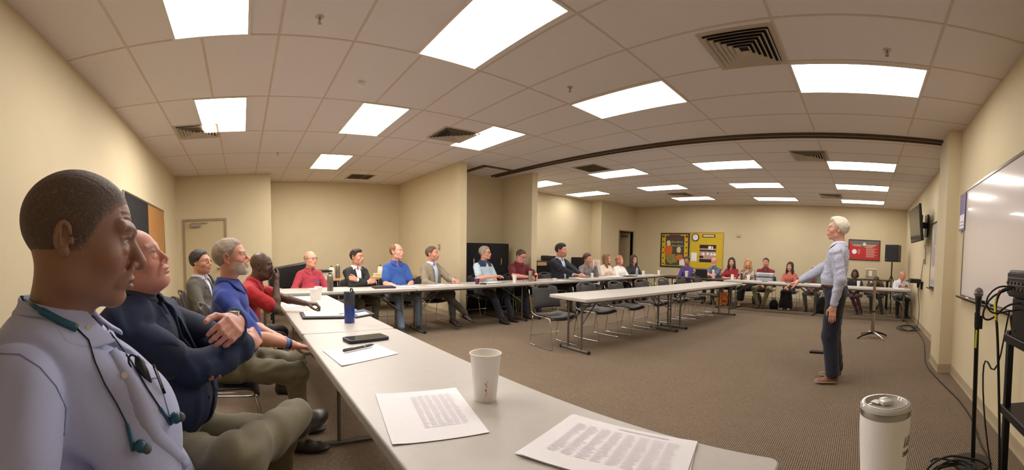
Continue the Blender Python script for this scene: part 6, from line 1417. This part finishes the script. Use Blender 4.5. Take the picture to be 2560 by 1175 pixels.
if len(pk) > 3: on_p1('pocket_seam', MB().tube(pk, .0012, n=6), M['shirt_seam'], smooth=True)
t = thing('neckband_earphones', 'blue neckband earphones round the close man\'s neck', 'earphones', (0, 0, 0))
nb = lay([(22, 722), (60, 748), (105, 778), (150, 802), (192, 820)], .008, 6)
if len(nb) > 3:
    c0 = nb[0]; MB().tube(nb, [.0045 if i < len(nb) * .35 else .0078 for i in range(len(nb))], n=14).build('neckband', M['teal'], t, smooth=True)
    w1 = lay([(192, 820), (222, 850), (238, 905), (262, 960), (292, 1010), (318, 1062), (330, 1108)], .003, 6); MB().tube(w1, .0015, n=6).build('wire', M['rubber'], t, smooth=True)
    w2 = lay([(262, 812), (290, 850), (330, 905), (368, 970), (402, 1022), (420, 1048)], .003, 6); MB().tube(w2, .0015, n=6).build('wire', M['rubber'], t, smooth=True)
    for w_ in (w1, w2):
        if len(w_) < 3: continue
        e_ = w_[-1]; d = (w_[-1] - w_[-3]).normalized(); tw = (Vector((0, 0, H_CAM)) - e_).normalized(); s_ = d.cross(tw).normalized()
        MB().tube([e_ - d * .03, e_, e_ + d * .012], [.003, .0042, .0045], n=10).build('bud_stem', M['teal'], t, smooth=True)
        eb = MB(); eb.sphere(e_ + s_ * -.012 + tw * .006 + d * .008, .0105, n=16, m=10); eb.build('earbud', M['teal'], t, smooth=True); MB().sphere(e_ + s_ * -.020 + tw * .008 + d * .014, .0085, n=14, m=8).build('ear_tip', tint('tip_grey', (84, 96, 100), .6), t, smooth=True)
hit = None
for xx in range(372, 300, -6):
    h_ = lay([(xx, 932), (xx + 1, 932)], .002, 1)
    if h_: hit = (xx, h_[0]); break
if hit:
    p = hit[1]; d1 = sight(hit[0], 932); rt = (sight(hit[0] + 20, 932) - d1).normalized(); q = p - d1 * .010 - rt * .010; ax_ = (Vector((0, 0, 1)) - rt * .35).normalized()
    t = thing('folded_glasses', 'dark folded glasses tucked in the light blue shirt pocket', 'glasses', (0, 0, 0))
    MB().tube([q - ax_ * .022, q, q + ax_ * .022, q + ax_ * .032], [.0095, .0105, .0085, .004], n=12).build('temple_arm', M['black'], t, smooth=True); MB().tube([q + ax_ * .030, q + ax_ * .036 - rt * .008, q + ax_ * .026 - rt * .019, q + ax_ * .004 - rt * .018], .0020, n=8, smooth=1).build('rim', M['blackm'], t, smooth=True)
    t = thing('pocket_pen', 'black pen clipped to the light blue shirt pocket', 'pen', (0, 0, 0)); q2 = q + rt * .024 - ax_ * .010; MB().tube([q2 - ax_ * .03, q2 + ax_ * .022, q2 + ax_ * .026], [.003, .003, .0015], n=8).build('barrel', M['black'], t, smooth=True); MB().tube([q2 - ax_ * .02 - d1 * .0045, q2 + ax_ * .020 - d1 * .0045], .0013, n=6).build('clip', M['steel'], t, smooth=True)
